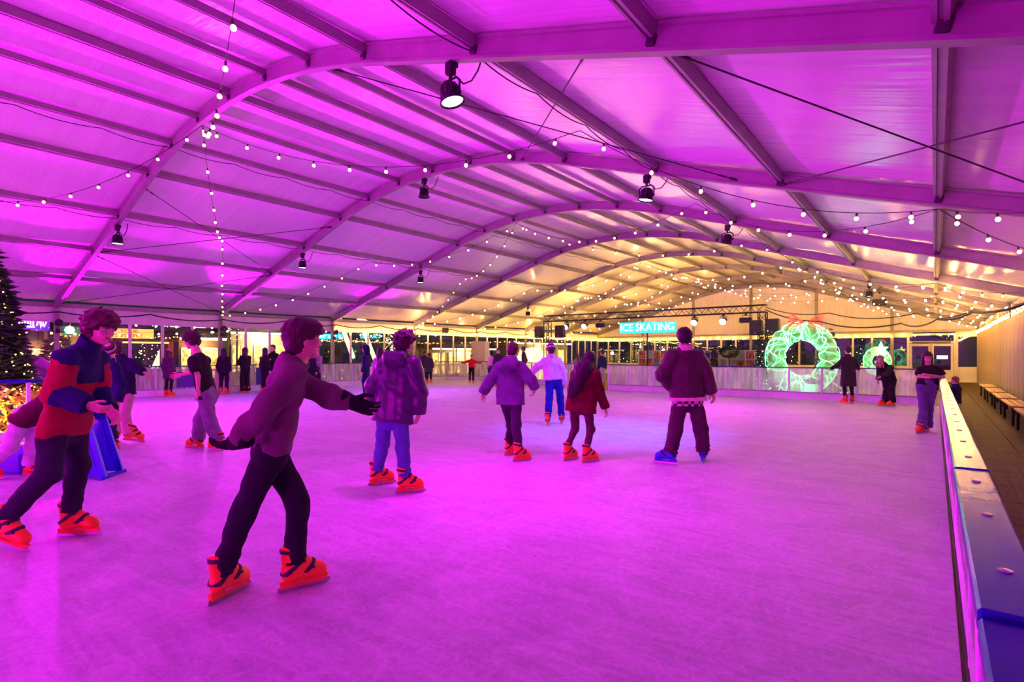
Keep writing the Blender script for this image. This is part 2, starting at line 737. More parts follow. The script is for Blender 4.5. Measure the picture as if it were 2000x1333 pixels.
def cbuild(mb, name, mats, smooth=False):
    me = mb.mesh(name, mats, smooth)
    me.transform(ceiling_inv)
    return link(name, me, ceiling)


# arches: I-section swept along the profile
xs = [XL + 0.02] + [XC + u for u in (-11, -10, -8, -6, -4.6, -4, -3.5, -3, -2.5, -2, -1.5, -1, -.5, 0, .5, 1, 1.5, 2, 2.5, 3, 3.5, 4,
                                 4.6, 6, 8, 10, 11)] + [XR - 0.02]
SEC = [(-.055, -.13), (.055, -.13), (.055, -.095), (.035, -.085), (.035, .085), (.055, .095), (.055, .13), (-.055, .13), (-.055, .095),
       (-.035, .085), (-.035, -.085), (-.055, -.095)]
mb = MB()
vs, fs = [], []
for x in xs:
    s = slope(x)
    n = Vector((-s, 0, 1)).normalized()
    for (w, h) in SEC:
        vs.append(Vector((x, w, prof(x))) + n * h)
ns = len(SEC)
for i in range(len(xs) - 1):
    for j in range(ns):
        k = (j + 1) % ns
        fs.append((i * ns + j, i * ns + k, (i + 1) * ns + k, (i + 1) * ns + j))
fs += [tuple(range(ns))[::-1], tuple(range((len(xs) - 1) * ns, len(xs) * ns))]
mb.add(vs, fs)
arch_me = mb.mesh('arch_beam', M_ALU)
arch_me.transform(ceiling_inv)
for k in range(K0, K1 + 1):
    o = link('arch_beam', arch_me, ceiling)
    o.location = (0, arch_y(k), 0)

# dark bolt plates on the arches near each purlin
PURL = [0, 1.3, -1.3, 2.6, -2.6, 3.95, -3.95, 5.95, -5.95, 8.05, -8.05, 10.05, -10.05]
plate = MB()
plate.box((0, 0, 0), (0.09, 0.13, 0.10), bev=0.01)
for j in (-1, 1):
    plate.lathe([(0.018, 0), (0.018, .012), (0, .014)], 6, (0.02, j * -.065, .0), Matrix.Rotation(math.pi / 2 * j, 3, 'X'))
plate_me = plate.mesh('bolt_plate', mat('dark_bracket', (0.06, 0.055, 0.055), 0.5, 0.5))
for k in range(-1, K1 - 1):
    for u in PURL:
        x = XC + u
        o = link('bolt_plate', plate_me, ceiling)
        o.location = (u, arch_y(k), prof(x) - 0.03 - EAVE)
        o.rotation_euler = (0, -math.atan(slope(x)), 0)

# purlins: one extrusion per bay with grooved underside
for big in (False, True):
    w, h = (.10, .13) if big else (.075, .105)
    pm = MB()
    sec = [(-w / 2, -h / 2), (-w / 6, -h / 2), (-w / 6, -h / 2 + .012), (w / 6, -h / 2 + .012), (w / 6, -h / 2), (w / 2, -h / 2), (w / 2, h / 2),
           (-w / 2, h / 2)]
    pm.prism(sec, (0, 0.04, 0), (1, 0, 0), (0, 0, 1), (0, 1, 0), BAY - 0.08)
    pme = pm.mesh('purlin', M_ALU)
    for u in PURL:
        if (abs(u) in (3.95, 5.95, 8.05, 10.05, 0)) != big:
            continue
        x = XC + u
        for k in range(K0, K1):
            o = link('purlin', pme, ceiling)
            o.location = (u, arch_y(k), prof(x) + 0.05 - EAVE)
            o.rotation_euler = (0, -math.atan(slope(x)), 0)
# eave beams
em = MB()
em.box((0, BAY / 2, 0), (.10, BAY - .1, .14), bev=.01)
em_me = em.mesh('eave_beam', M_ALU)
for x in (XL, XR):
    for k in range(K0, K1):
        o = link('eave_beam', em_me, ceiling)
        o.location = (x - XC, arch_y(k), -0.02)

# membrane, one panel per bay, slightly drawn in between the arches
for k in range(K0, K1):
    ny, V, Fc = 10, [], []
    X = np.linspace(XL - .06, XR + .06, 97)
    for j in range(ny + 1):
        t = j / ny
        for x in X:
            u = x - XC
            sagz = -0.05 * 4 * t * (1 - t) * (0.5 + 0.5 * math.sin(u * 1.57))
            V.append((u, arch_y(k) + t * BAY, prof(x) + 0.145 + 0.012 + max(-.03, sagz) - EAVE))
    n = len(X)
    for j in range(ny):
        for i in range(n - 1):
            a = j * n + i
            Fc.append((a, a + n, a + n + 1, a + 1))
    me = np_mesh('membrane_panel', np.array(V), np.array(Fc), [M_PVC])
    link('membrane_panel', me, ceiling)

# bracing cables with tensioners
def brace(xa, ka, xb, kb):
    a = Vector((xa, arch_y(ka), prof(xa) - .06))
    b = Vector((xb, arch_y(kb), prof(xb) - .06))
    mb = MB()
    mb.tube([a, b], .009, 6)
    d = (b - a).normalized()
    for p, s in ((a, 1), (b, -1)):
        q = p + d * s * .25
        mb.tube([p, p + d * s * .16], .022, 8)
        mb.tube([q, q + d * s * .12], .016, 8)
    cbuild(mb, 'brace_cable', M_CABLE)


for (xa, xb) in ((-18.1, -21.8), (-14.4, -18.0), (-7.2, -2.6), (-1.95, 1.85)):
    brace(xa, 0, xb, 1)
    brace(xb, 0, xa, 1)

# ------------------------------------------------------------------ walls
def columns(parent, pts, z1, w=.16):
    cm = MB()
    cm.box((0, 0, (z1 + FLOOR_Z) / 2), (w, .12, z1 - FLOOR_Z), bev=.012)
    cm.box((0, 0, FLOOR_Z + .01), (.3, .3, .02))
    me = cm.mesh('column', M_ALU)
    for (x, y) in pts:
        o = link('column', me, parent)
        o.location = (x, y, 0)


# left wall: header fabric, glazing bars, panes, low solid panel
wall_left = empty('wall_left', (0, 0, 0), label='glazed left wall of the marquee with white frames', kind='structure')
columns(wall_left, [(XL, arch_y(k)) for k in range(K0, K1 + 1)], EAVE + .05)
gb = MB()
gb.box((0, 0, (2.55 + FLOOR_Z) / 2), (.07, .09, 2.55 - FLOOR_Z), bev=.01)
gb_me = gb.mesh('glazing_bar', M_FRAME)
hd = MB()
hd.box((0, BAY / 2, (2.55 + EAVE) / 2), (.03, BAY - .12, EAVE - 2.55))
hd_me = hd.mesh('header_panel', M_WALLPVC)
rl = MB()
rl.box((0, BAY / 2, 0), (.06, BAY - .12, .07), bev=.01)
rl_me = rl.mesh('glazing_rail', M_FRAME)
pn = MB()
pn.box((0, 0, 0), (.012, .91, 2.42))
pn_me = pn.mesh('pane', M_GLASS)
for k in range(K0, K1):
    y = arch_y(k)
    for i in range(1, 5):
        link('glazing_bar', gb_me, wall_left).location = (XL - .02, y + i, 0)
    for i in range(5):
        link('pane', pn_me, wall_left).location = (XL - .02, y + i + .5, 1.25)
    link('header_panel', hd_me, wall_left).location = (XL - .02, y, 0)
    for z in (2.52, FLOOR_Z + .06):
        link('glazing_rail', rl_me, wall_left).location = (XL - .02, y, z)

# right wall: heavy white lining panels with folds
wall_right = empty('wall_right', (XR, 0, 0), label='white pleated tent lining of the right wall', kind='structure')
columns(wall_right, [(0, arch_y(k)) for k in range(K0, K1 + 1)], EAVE + .05)
fb = MB()
N = 24
V, Fc = [], []
for i in range(N + 1):
    t = i / N
    off = 0.05 * math.sin(t * math.pi * 6) + 0.022 * math.sin(t * math.pi * 14 + 1)
    V += [(-.06 + off, t * .93, FLOOR_Z + .01), (-.06 + off, t * .93, EAVE - .05)]
for i in range(N):
    a = 2 * i
    Fc.append((a, a + 1, a + 3, a + 2))
fb.add(V, Fc)
V2 = [(p[0] + .015, p[1], p[2]) for p in V]
fb.add(V2, [f[::-1] for f in Fc])
fb_me = fb.mesh('lining_panel', mat('cream_lining', (0.40, 0.33, 0.23), 0.6, var=0.25, scale=1.5, bump=0.4, bscale=4, stretch=(5, 5, .4)), True)
for k in range(K0, K1):
    for i in range(5):
        link('lining_panel', fb_me, wall_right).location = (-.03, arch_y(k) + i + .01, 0)

bk = MB()
bk.box((.05, 0, (EAVE + FLOOR_Z) / 2), (.02, BAY - .1, EAVE - FLOOR_Z))
bk_me = bk.mesh('backing_panel', mat('dark_backing', (.05, .03, .02), .8))
for k in range(K0, K1):
    link('backing_panel', bk_me, wall_right).location = (0, arch_y(k) + BAY / 2, 0)

# back gable wall
YG = arch_y(K1)
wall_back = empty('wall_back', (XC, YG, 0), label='gable end wall with white fabric above a row of windows', kind='structure')
gp = MB()
tops = [(XC + u, prof(XC + u)) for u in np.linspace(-12, 12, 49)]
gp.prism([(XL, 2.72)] + [(XR, 2.72)] + tops[::-1], (0, YG + .05, 0), (1, 0, 0), (0, 0, 1), (0, 1, 0), .02)
me = gp.mesh('gable_panel', M_WALLPVC)
me.transform(Matrix.Translation((-XC, -YG, 0)))
link('gable_panel', me, wall_back)
for u in (-8, -4, 0, 4, 8):
    cm = MB()
    cm.box((u, 0, (prof(XC + u) + FLOOR_Z) / 2), (.16, .14, prof(XC + u) - FLOOR_Z), bev=.012)
    cm.build('column', M_ALU, wall_back)
bm_ = MB()
bm_.box((0, -.03, 2.78), (23.8, .10, .14), bev=.01)
bm_.build('header_beam', M_ALU, wall_back)
gb2 = MB()
gb2.box((0, 0, (2.7 + FLOOR_Z) / 2), (.12, .07, 2.7 - FLOOR_Z), bev=.01)
gb2_me = gb2.mesh('glazing_bar', M_FRAME)
hp2 = MB()
hp2.box((0, 0, 2.57), (.98, .03, .28))
hp2_me = hp2.mesh('header_panel', M_WALLPVC)
lp2 = MB()
lp2.box((0, 0, (.72 + FLOOR_Z) / 2), (.98, .03, .72 - FLOOR_Z), bev=.006)
lp2_me = lp2.mesh('lower_panel', M_WHITEP)
pn2 = MB()
pn2.box((0, 0, 1.575), (.9, .012, 1.72))
pn2_me = pn2.mesh('pane', M_GLASS)
DOOR_U = (8.7, 10.7)
for i in range(-12, 12):
    u = i + .5
    if u not in (9.5,) and not (DOOR_U[0] < u < DOOR_U[1]):
        link('header_panel', hp2_me, wall_back).location = (u, .03, 0)
        link('lower_panel', lp2_me, wall_back).location = (u, .03, 0)
        link('pane', pn2_me, wall_back).location = (u, .03, 0)
    if i > -12 and not (DOOR_U[0] < i < DOOR_U[1]):
        link('glazing_bar', gb2_me, wall_back).location = (i, .03, 0)

# double door
dx0, dx1 = XC + 8.72, XC + 10.98
door = empty('door_1', ((dx0 + dx1) / 2, YG, FLOOR_Z), label='white double door with glazed leaves in the end wall', kind='structure')
W = dx1 - dx0
fr = MB()
fr.box((-W / 2 + .06, 0, 1.4), (.12, .12, 2.8), bev=.01)
fr.box((W / 2 - .06, 0, 1.4), (.12, .12, 2.8), bev=.01)
fr.box((0, 0, 2.29), (W - .2, .12, .12), bev=.01)
fr.box((0, 0, 2.74), (W - .2, .12, .12), bev=.01)
fr.build('door_frame', M_FRAME, door)
mb = MB()
mb.box((0, 0, 2.515), (W - .26, .012, .33))
mb.build('pane', M_GLASS, door)
lw = (W - .28) / 2
for s in (-1, 1):
    lf = MB()
    c = s * (lw / 2 + .01)
    for (bx, bz, sx, sz) in ((-lw / 2 + .06, 1.11, .12, 2.2), (lw / 2 - .06, 1.11, .12, 2.2), (0, .35, lw - .24, .68), (0, 2.13, lw - .24, .14)):
        lf.box((c + bx, -.01, bz), (sx, .05, sz), bev=.006)
    leaf = lf.build('door_leaf', M_FRAME, door)
    g = MB()
    g.box((c, -.01, 1.375), (lw - .24, .012, 1.37))
    g.build('pane', M_GLASS, leaf)
    hnd = MB()
    hnd.tube([(c - s * (lw / 2 - .1), -.09, .95), (c - s * (lw / 2 - .1), -.09, 1.35)], .015, 8)
    for z in (.98, 1.32):
        hnd.tube([(c - s * (lw / 2 - .1), -.09, z), (c - s * (lw / 2 - .1), -.03, z)], .011, 6)
    hnd.build('handle', M_STEEL, leaf)
    if s == 1:
        sg = MB()
        sg.box((c, -.045, 1.42), (.5, .01, .2))
        sgo = sg.build('door_sign', emissive('lit_sign_white', (1, .95, .85), 1.2), leaf)
        tm = text_mesh('EXIT', .17, M_BLACK, .004)
        link('lettering', tm, sgo, Matrix.Translation((c, -.055, 1.42)) @ Matrix.Rotation(math.pi / 2, 4, 'X'))
# transom of darker vent bar
mb = MB()
mb.box((0, -.08, 2.29), (W - .5, .05, .06), bev=.01)
mb.build('door_closer', M_BLACK, door)

# wall behind the camera closes the tent
wall_front = empty('wall_front', (XC, arch_y(K0), 0), label='plain white fabric wall closing the tent behind the viewer', kind='structure')
gp = MB()
gp.prism([(XL, FLOOR_Z), (XR, FLOOR_Z)] + tops[::-1], (0, arch_y(K0) - .05, 0), (1, 0, 0), (0, 0, 1), (0, 1, 0), .02)
me = gp.mesh('gable_panel', M_WALLPVC)
me.transform(Matrix.Translation((-XC, -arch_y(K0), 0)))
link('gable_panel', me, wall_front)

# ------------------------------------------------------------------ stage floods under the arches
def flood_meshes():
    clamp = MB()
    clamp.box((0, 0, .29), (.12, .10, .16), bev=.02)
    clamp.tube([(0, 0, .22), (0, 0, .15)], .022, 8)
    clamp.box((.05, .03, .33), (.05, .06, .07), bev=.01)
    yoke = MB()
    yoke.tube([(-.145, 0, -.02), (-.145, 0, .12), (-.1, 0, .16), (.1, 0, .16), (.145, 0, .12), (.145, 0, -.02)], .013, 6)
    for s in (-1, 1):
        yoke.lathe([(0.028, 0), (.028, .02), (0, .022)], 8, (s * .13, 0, -.02), Matrix.Rotation(s * math.pi / 2, 3, 'Y'))
    hous = MB()
    hous.lathe([(.0, .12), (.06, .118), (.085, .10), (.10, .03), (.115, -.05), (.135, -.09), (.150, -.10), (.150, -.115), (.132, -.112), (.125, -.09)], 20)
    for j in range(10):
        a = j * math.pi / 5
        hous.bar((.088 * math.cos(a), .088 * math.sin(a), .09), (.112 * math.cos(a), .112 * math.sin(a), -.03), .012, .03)
    lens = MB()
    lens.lathe([(.0, -.098), (.06, -.097), (.126, -.094)][::-1], 20)
    return clamp.mesh('clamp', M_BLACK), yoke.mesh('yoke', M_BLACK), hous.mesh('housing', M_BLACK, True), lens


FC, FY, FH, FLENS = flood_meshes()
M_LENS = {}


def flood(x, k, color, watts, label, drop=.51, tilt=(0, 0), size=150, lens_s=14):
    y = arch_y(k)
    z = prof(x) - drop
    e = empty('flood_light', (x, y, z), label=label, cat='flood light', group='stage floods clamped under the arches')
    link('clamp', FC, e)
    T = Matrix.Rotation(math.radians(tilt[0]), 4, 'X') @ Matrix.Rotation(math.radians(tilt[1]), 4, 'Y')
    link('yoke', FY, e)
    link('housing', FH, e, T)
    key = (color, lens_s)
    if key not in M_LENS:
        m = emissive('lens_%d' % len(M_LENS), tuple(.55 + .45 * c for c in color), lens_s) if lens_s else mat('dark_lens', (.03, .03, .05), .1, bump=0)
        M_LENS[key] = FLENS.mesh('lens', m)
    link('lens', M_LENS[key], e, T)
    if watts:
        ld = bpy.data.lights.new('flood_beam', 'SPOT')
        ld.energy = watts
        ld.color = color
        ld.spot_size = math.radians(size)
        ld.spot_blend = 1.0
        ld.shadow_soft_size = .12
        lo = bpy.data.objects.new('flood_beam', ld)
        COL.objects.link(lo)
        lo.parent = e
        lo.matrix_local = T @ Matrix.Translation((0, 0, -.13))
    # looped supply lead
    cb = MB()
    cb.tube([(.05, .02, .2), (.16, .05, .08), (.26, .08, .1), (.34, .1, .2), (.42, .1, .36)], .010, 5)
    cb.build('supply_lead', M_CABLE, e)
    return e


flood(-4.45, 0, MAGENTA, FLOOD_W * 1.6, 'big lit pink flood under the nearest arch, top centre', tilt=(6, -12), size=84)
flood(-16.15, 0, MAGENTA, FLOOD_W * 3.4, 'lit pink flood on the left leg of the nearest arch')
flood(-4.25, 1, BLUE, FLOOD_W * 3.0, 'lit blue flood right of the crown of the second arch', size=68, tilt=(-2, 9))
flood(-10.35, 1, MAGENTA, 0, 'unlit ring-shaped flood below the crown of the second arch', lens_s=0)
flood(-16.1, 1, BLUE, FLOOD_W * 1.0, 'lit blue flood on the left leg of the second arch')
flood(-16.0, 2, PURPLE, FLOOD_W * 1.4, 'lit violet flood on the left leg of the third arch')
flood(-4.25, 2, MAGENTA, FLOOD_W * 1.2, 'flood seen edge-on beside a cable clump on the third arch', tilt=(0, 12), lens_s=0)
flood(-18.1, 4, PURPLE, FLOOD_W * .16, 'small violet flood low on the left of the far roof')
flood(-1.95, 4, PURPLE, FLOOD_W * .16, 'small violet flood on the right of the far roof')
# unseen floods added on the arches behind the viewer for more pink light
flood(-4.5, -1, MAGENTA, FLOOD_W * .22, 'added unseen pink flood on the arch just behind the viewer, right side')
flood(-10.2, -1, MAGENTA, FLOOD_W * 1.1, 'added unseen pink flood on the arch just behind the viewer, crown')
flood(-16.1, -1, MAGENTA, FLOOD_W * 1.3, 'added unseen pink flood on the arch just behind the viewer, left side')
flood(-6.0, -2, MAGENTA, FLOOD_W * .2, 'added unseen pink flood on the second arch behind the viewer, right side')
flood(-15.0, -2, MAGENTA, FLOOD_W * .6, 'added unseen pink flood on the second arch behind the viewer, left side')


# wash lights added to brighten the roof in pink: on the left columns, and standing on the floor behind the viewer
def added_wash(x, y, aim, watts, label, color=MAGENTA, z=FLOOR_Z, size=125):
    e = empty('added_wash_light', (x, y, z), label=label, cat='wash light', group='wash lights added to brighten the roof')
    d = (Vector(aim) - Vector((x, y, z + .3))).normalized()
    R = d.to_track_quat('-Z', 'Y').to_matrix()
    mb = MB()
    mb.box((0, 0, .015), (.3, .24, .03), bev=.005)
    if z > 0:
        mb.box((-.14, 0, .05), (.10, .10, .14), bev=.005)
    mb.tube([(-.13, 0, .03), (-.13, 0, .3)], .012, 6)
    mb.tube([(.13, 0, .03), (.13, 0, .3)], .012, 6)
    mb.build('stand', M_BLACK, e)
    mb = MB()
    mb.lathe([(0, .10), (.09, .09), (.10, -.02), (.115, -.06), (.10, -.06)], 16, (0, 0, .3), R)
    mb.build('housing', M_BLACK, e, True)
    mb = MB()
    mb.lathe([(.10, -.05), (0, -.052)], 16, (0, 0, .3), R)
    mb.build('lens', emissive('added_wash_lens', (1.0, .5, 1.0), 8), e)
    ld = bpy.data.lights.new('added_wash_beam', 'SPOT')
    ld.energy = watts
    ld.color = color
    ld.spot_size = math.radians(size)
    ld.spot_blend = 1.0
    ld.shadow_soft_size = .15
    lo = bpy.data.objects.new('added_wash_beam', ld)
    COL.objects.link(lo)
    lo.parent = e
    lo.matrix_local = Matrix.Translation((0, 0, .3)) @ R.to_4x4() @ Matrix.Translation((0, 0, -.08))


for k, w_, nm in ((-2, 1.0, 'fifth'), (-1, 1.0, 'fourth'), (0, 1.0, 'first'), (1, 1.0, 'second'), (2, .7, 'third')):
    added_wash(XL + .26, arch_y(k), (-3.0, arch_y(k) + 1.5, 5.6), ADDED_WASH_W * w_, 'added black wash light bracketed to the %s left column' % nm, z=2.15, size=84)
for i, x in enumerate((-18.0, -10.0, -2.5)):
    added_wash(x, -10.2, (x - .5 + 1.0, -2.0, 5.6), ADDED_WASH_W * .8, 'added unseen black wash light standing on the floor behind the viewer, %s of three' % ('left', 'middle', 'right')[i])
# ------------------------------------------------------------------ festoon strings
M_BULB = emissive('warm_bulb_glass', WARM, BULB_S, (1, .8, .5))
M_CAP = mat('bulb_holder', (0.03, 0.025, 0.02), 0.5, bump=0)


M_GBULB = emissive('warm_garland_bulb', (1.0, .46, .07), GARLAND_S, (1, .8, .5))


def bulb_mesh(r, n, hang, gm=None):
    mb = MB()
    mb.lathe([(0.0, -hang - 2 * r), (r * .75, -hang - 1.65 * r), (r, -hang - r), (r * .8, -hang - .35 * r), (r * .45, -hang)], n, mi=0)
    mb.lathe([(r * .5, -hang), (r * .5, 0), (0, .01)], max(5, n - 2), mi=1)
    return mb.mesh('bulb', [gm or M_BULB, M_CAP], True)


M_BULB2 = emissive('warm_far_bulb_glass', (1.0, .47, .12), BULB_FAR_S, (1, .8, .5))
BULB_NEAR = bulb_mesh(.029, 10, .05)
BULB_MID = bulb_mesh(.030, 6, .05)
BULB_FAR = bulb_mesh(.028, 6, .05, M_BULB2)
BULB_SMALL = bulb_mesh(.026, 6, .03, M_GBULB)
BULB_GARL = bulb_mesh(.036, 6, .04, M_GBULB)


def string_light(name, a, b, sag, n, label, group, mesh=None, r=.006, seg=14):
    a, b = np.array(a, float), np.array(b, float)
    e = empty(name, a, label=label, cat='string light', group=group)
    mb = MB()
    mb.tube([p - a for p in sag_pts(a, b, sag, seg)], r, 4)
    mb.build('wire', M_CABLE, e)
    for i in range(n):
        t = (i + .5) / n
        p = a + (b - a) * t - a
        p[2] -= sag * 4 * t * (1 - t)
        d = depth_of(a + p)
        o = link('bulb', mesh or (BULB_FAR if (a + p)[1] > 18.5 else BULB_NEAR if d < 16 else BULB_MID), e)
        o.location = p
        o.rotation_euler = (random.uniform(-.25, .25), random.uniform(-.25, .25), 0)
    return e


def node(kind, k):
    mid = arch_y(k) + BAY / 2
    if kind == 'A':
        return (-16.05, mid, prof(-16.05) - .12)
    if kind == 'B':
        return (-11.2, arch_y(k), prof(-11.2) - .16)
    if kind == 'C':
        return (-4.2, mid, prof(-4.2) - .12)
    if kind == 'D':
        return (.05, arch_y(k), prof(.05) - .16)
    if kind == 'E':
        return (XL + .2, arch_y(k), EAVE - .05)
    return (XR - .12, mid, EAVE - .12)


PLACE = {'A': 'left purlin', 'B': 'crown', 'C': 'right purlin', 'D': 'walkway purlin', 'E': 'left eave', 'F': 'right eave'}
ORD = ['nearest', 'second', 'third', 'fourth', 'fifth', 'sixth', 'seventh', 'eighth']


def bayname(k):
    return ORD[k] if k >= 0 else 'overhead'


pairs = []
for k in range(0, 7):
    if k % 2 == 0:
        pairs += [(('B', k), ('A', k - 1)), (('B', k), ('A', k)), (('B', k), ('C', k - 1)), (('B', k), ('C', k))]
    else:
        pairs += [(('E', k), ('A', k - 1)), (('E', k), ('A', k)), (('D', k), ('C', k - 1)), (('D', k), ('C', k)),
                  (('D', k), ('F', k - 1)), (('D', k), ('F', k))]
for k in (4, 5, 6):
    if k % 2 == 1:
        pairs += [(('B', k), ('A', k - 1)), (('B', k), ('A', k)), (('B', k), ('C', k - 1)), (('B', k), ('C', k))]
    else:
        pairs += [(('D', k), ('C', k - 1)), (('D', k), ('C', k)), (('D', k), ('F', k)), (('D', k), ('F', k - 1)), (('E', k), ('A', k))]
for (n0, n1) in pairs:
    p, q = node(*n0), node(*n1)
    L = np.linalg.norm(np.array(p) - np.array(q))
    sag = .09 * L if n0[0] + n1[0] not in ('EA', 'DF') else .05 * L
    way = 'nearer' if n1[1] < n0[1] else 'farther'
    string_light('string_light', p, q, sag, max(5, int(round(L / .72))),
                 'bulb string, %s arch from the viewer, %s to %s, running %s' % (ORD[n0[1]].replace('nearest', 'first'), PLACE[n0[0]], PLACE[n1[0]], way), 'festoon strings under the roof')

# garlands along the wall tops
for k in range(0, 7):
    y = arch_y(k)
    if k >= 1:
        e = empty('light_garland', (XR - .16, y, EAVE - .2), label='swagged warm light garland on the right wall in the %s bay' % ORD[k],
                  cat='string light', group='garlands along the wall tops')
        mb = MB()
        for i in range(5):
            mb.tube([p for p in sag_pts((0, i, 0), (0, i + 1, 0), .16, 6)], .006, 4)
        mb.build('wire', M_CABLE, e)
        for i in range(20):
            t = (i + .5) / 4
            fr_ = t % 1
            link('bulb', BULB_SMALL if k < 5 else BULB_GARL, e).location = (0, t, -.16 * 4 * fr_ * (1 - fr_))
    if k < 2:
        continue
    e = empty('light_garland', (XL + .14, y, 2.62), label='warm light garland over the left windows in the %s bay' % ORD[k],
              cat='string light', group='garlands along the wall tops')
    mb = MB()
    for i in range(2):
        mb.tube([p for p in sag_pts((0, i * 2.5, .12), (0, i * 2.5 + 2.5, .12), .12, 6)], .006, 4)
    mb.build('wire', M_CABLE, e)
    for i in range(6 if k < 2 else 13):
        t = (i + .5) / (6 if k < 2 else 13) * 5
        fr_ = (t / 2.5) % 1
        link('bulb', BULB_GARL if k >= 2 else BULB_SMALL, e).location = (0, t, .12 - .12 * 4 * fr_ * (1 - fr_))
for half, name in ((0, 'left'), (1, 'right')):
    e = empty('light_garland', (XL + .2 + half * 11.9, YG - .14, 2.60), label='warm light garland over the %s half of the end wall windows' % name,
              cat='string light', group='garlands along the wall tops')
    mb = MB()
    mb.tube([(0, 0, .05), (11.6, 0, .05)], .006, 4)
    mb.build('wire', M_CABLE, e)
    for i in range(20):
        link('bulb', BULB_GARL, e).location = (.3 + i * .58, 0, .05 - .06 * (i % 2))

# ------------------------------------------------------------------ rink barriers
HB = 1.05


def barrier(name, p0, p1, npan, label, rail_mat, rail_off=0.0, rail_w=.075, pane_mat=None, kick_col=None, z0=0.0, hb=HB):
    p0, p1 = np.array([*p0, 0.]), np.array([*p1, 0.])
    L = np.linalg.norm(p1 - p0)
    ang = math.atan2(*(p1 - p0)[[1, 0]])
    e = empty(name, (p0[0], p0[1], z0), ang, label=label, cat='barrier', group='rink barriers')
    sp = L / npan
    post = MB()
    post.box((0, 0, (hb - .03) / 2), (.055, .05, hb - .03), bev=.008)
    pme = post.mesh('post', M_WHITEP)
    kick = MB()
    kick.box((sp / 2, 0, .11), (sp - .06, .035, .22), bev=.006)
    kme = kick.mesh('kick_plate', kick_col or M_WHITEP)
    lip = MB()
    lip.box((sp / 2, 0, .235), (sp - .06, .045, .03), bev=.004)
    lme = lip.mesh('lower_rail', mat('grey_trim', (.3, .28, .32), .5))
    pane = MB()
    pane.box((sp / 2, 0, (hb + .2) / 2), (sp - .06, .012, hb - .05 - .25))
    gme = pane.mesh('pane', pane_mat or M_ACRYL)
    rail = MB()
    rail.box((sp / 2, rail_off, hb - .02), (sp - .008, rail_w, .04), bev=.012)
    rme = rail.mesh('top_rail', rail_mat)
    for i in range(npan + 1):
        link('post', pme, e).location = (i * sp, 0, 0)
    for i in range(npan):
        for n_, m_ in (('kick_plate', kme), ('lower_rail', lme), ('pane', gme), ('top_rail', rme)):
            link(n_, m_, e).location = (i * sp, 0, 0)
    return e


M_DARKRAIL = mat('dark_blue_rail', (0.03, 0.02, 0.12), 0.3, var=.1, bump=.02)
barrier('rink_barrier', (-10.3, 19.4), (.02, 19.4), 11, 'long frosted back barrier in front of the skate shelves and glowing wreath', M_DARKRAIL)
barrier('rink_barrier', (-21.17, 21.0), (-21.17, -3.0), 24, 'frosted barrier along the glazed left wall', M_DARKRAIL)
barrier('rink_barrier', (-21.17, 21.0), (-19.2, 22.25), 2, 'short angled barrier in the far left corner of the ice', M_DARKRAIL)
barrier('rink_barrier', (-19.2, 22.25), (-12.4, 20.1), 7, 'angled far barrier behind the small skaters', M_DARKRAIL)

# right barrier with the blue capping
rb = empty('rink_barrier', (.145, -3.0, 0), label='barrier with glossy blue capping rail at the right edge of the ice', cat='barrier', group='rink barriers')
seams = [-3.0, -1.7, -.25, 1.25, 2.73, 3.32] + [3.32 + 2.0 * i for i in range(1, 9)]
bolt = MB()
bolt.lathe([(.0125, 0), (.0125, .003), (.006, .0035), (.005, .0015), (0, .0015)], 12)
bolt_me = bolt.mesh('bolt', M_STEEL)
for i in range(len(seams) - 1):
    a, b = seams[i] + 3.0, seams[i + 1] + 3.0
    dz = {2: -.012, 4: .004}.get(i, 0)
    mb = MB()
    mb.box((-.033, (a + b) / 2, HB - .0225 + dz), (.105, b - a - .006, .045), bev=.006)
    r_ = mb.build('top_rail', M_BLUEP, rb)
    for j in range(max(1, int((b - a) / .42))):
        n_ = max(1, int((b - a) / .42))
        o = link('bolt', bolt_me, r_)
        o.location = (-.030, a + (j + .5) * (b - a) / n_, HB + dz)
    mb = MB()
    mb.box((0, (a + b) / 2, .11), (.035, b - a - .01, .22), bev=.006)
    mb.build('kick_plate', mat('matt_white_board', (.72, .72, .76), .85, spec=.1), rb)
    mb = MB()
    mb.box((0, (a + b) / 2, .615), (.014, b - a - .03, .74))
    mb.build('pane', M_ACRYL, rb)
    mb = MB()
    mb.box((.004, a, .5), (.05, .05, 1.0), bev=.008)
    mb.build('post', mat('matt_white_board', (.72, .72, .76), .85, spec=.1), rb)
# dark seam strip where the barrier meets the ice
mb = MB()
mb.box((-.024, 11.1, .012), (.010, 22.2, .024))
mb.build('base_seal', M_CABLE, rb)

# little white gate leaf and dark blue banner on the left barrier
g = ground(465, 768)
mb = MB()
mb.box((0, 0, .455), (.04, .62, .91), bev=.01)
o = tag(mb.build('gate_panel', mat('cream_panel', (.8, .66, .5), .5)), 'cream gate leaf standing at the left barrier', 'gate')
o.location = (-21.02, 9.2, 0)
mb = MB()
mb.box((0, 0, .58), (.012, 1.0, .66))
ban = mb.build('barrier_banner', mat('banner_blue', (.02, .02, .22), .5))
tag(ban, 'dark blue banner with white scrawl fixed to the left barrier', 'banner')
ban.location = (-21.15, 11.0, 0)
mb = MB()
for i in range(9):
    yy = -.3 + i * .07
    mb.tube([(.012, yy, .62 + .08 * math.sin(i * 2.1)), (.012, yy + .04, .72 + .05 * math.cos(i * 1.7)), (.012, yy + .06, .6 + .05 * math.sin(i))], .008, 4)
mb.lathe([(.05, 0), (.05, .006), (0, .006)], 10, (.008, 0, .42), Matrix.Rotation(math.pi / 2, 3, 'Y'))
mb.build('lettering', mat('banner_white', (.75, .75, .8), .5), ban)
mb = MB()
mb.box((0, 0, .55), (.012, .8, .55))
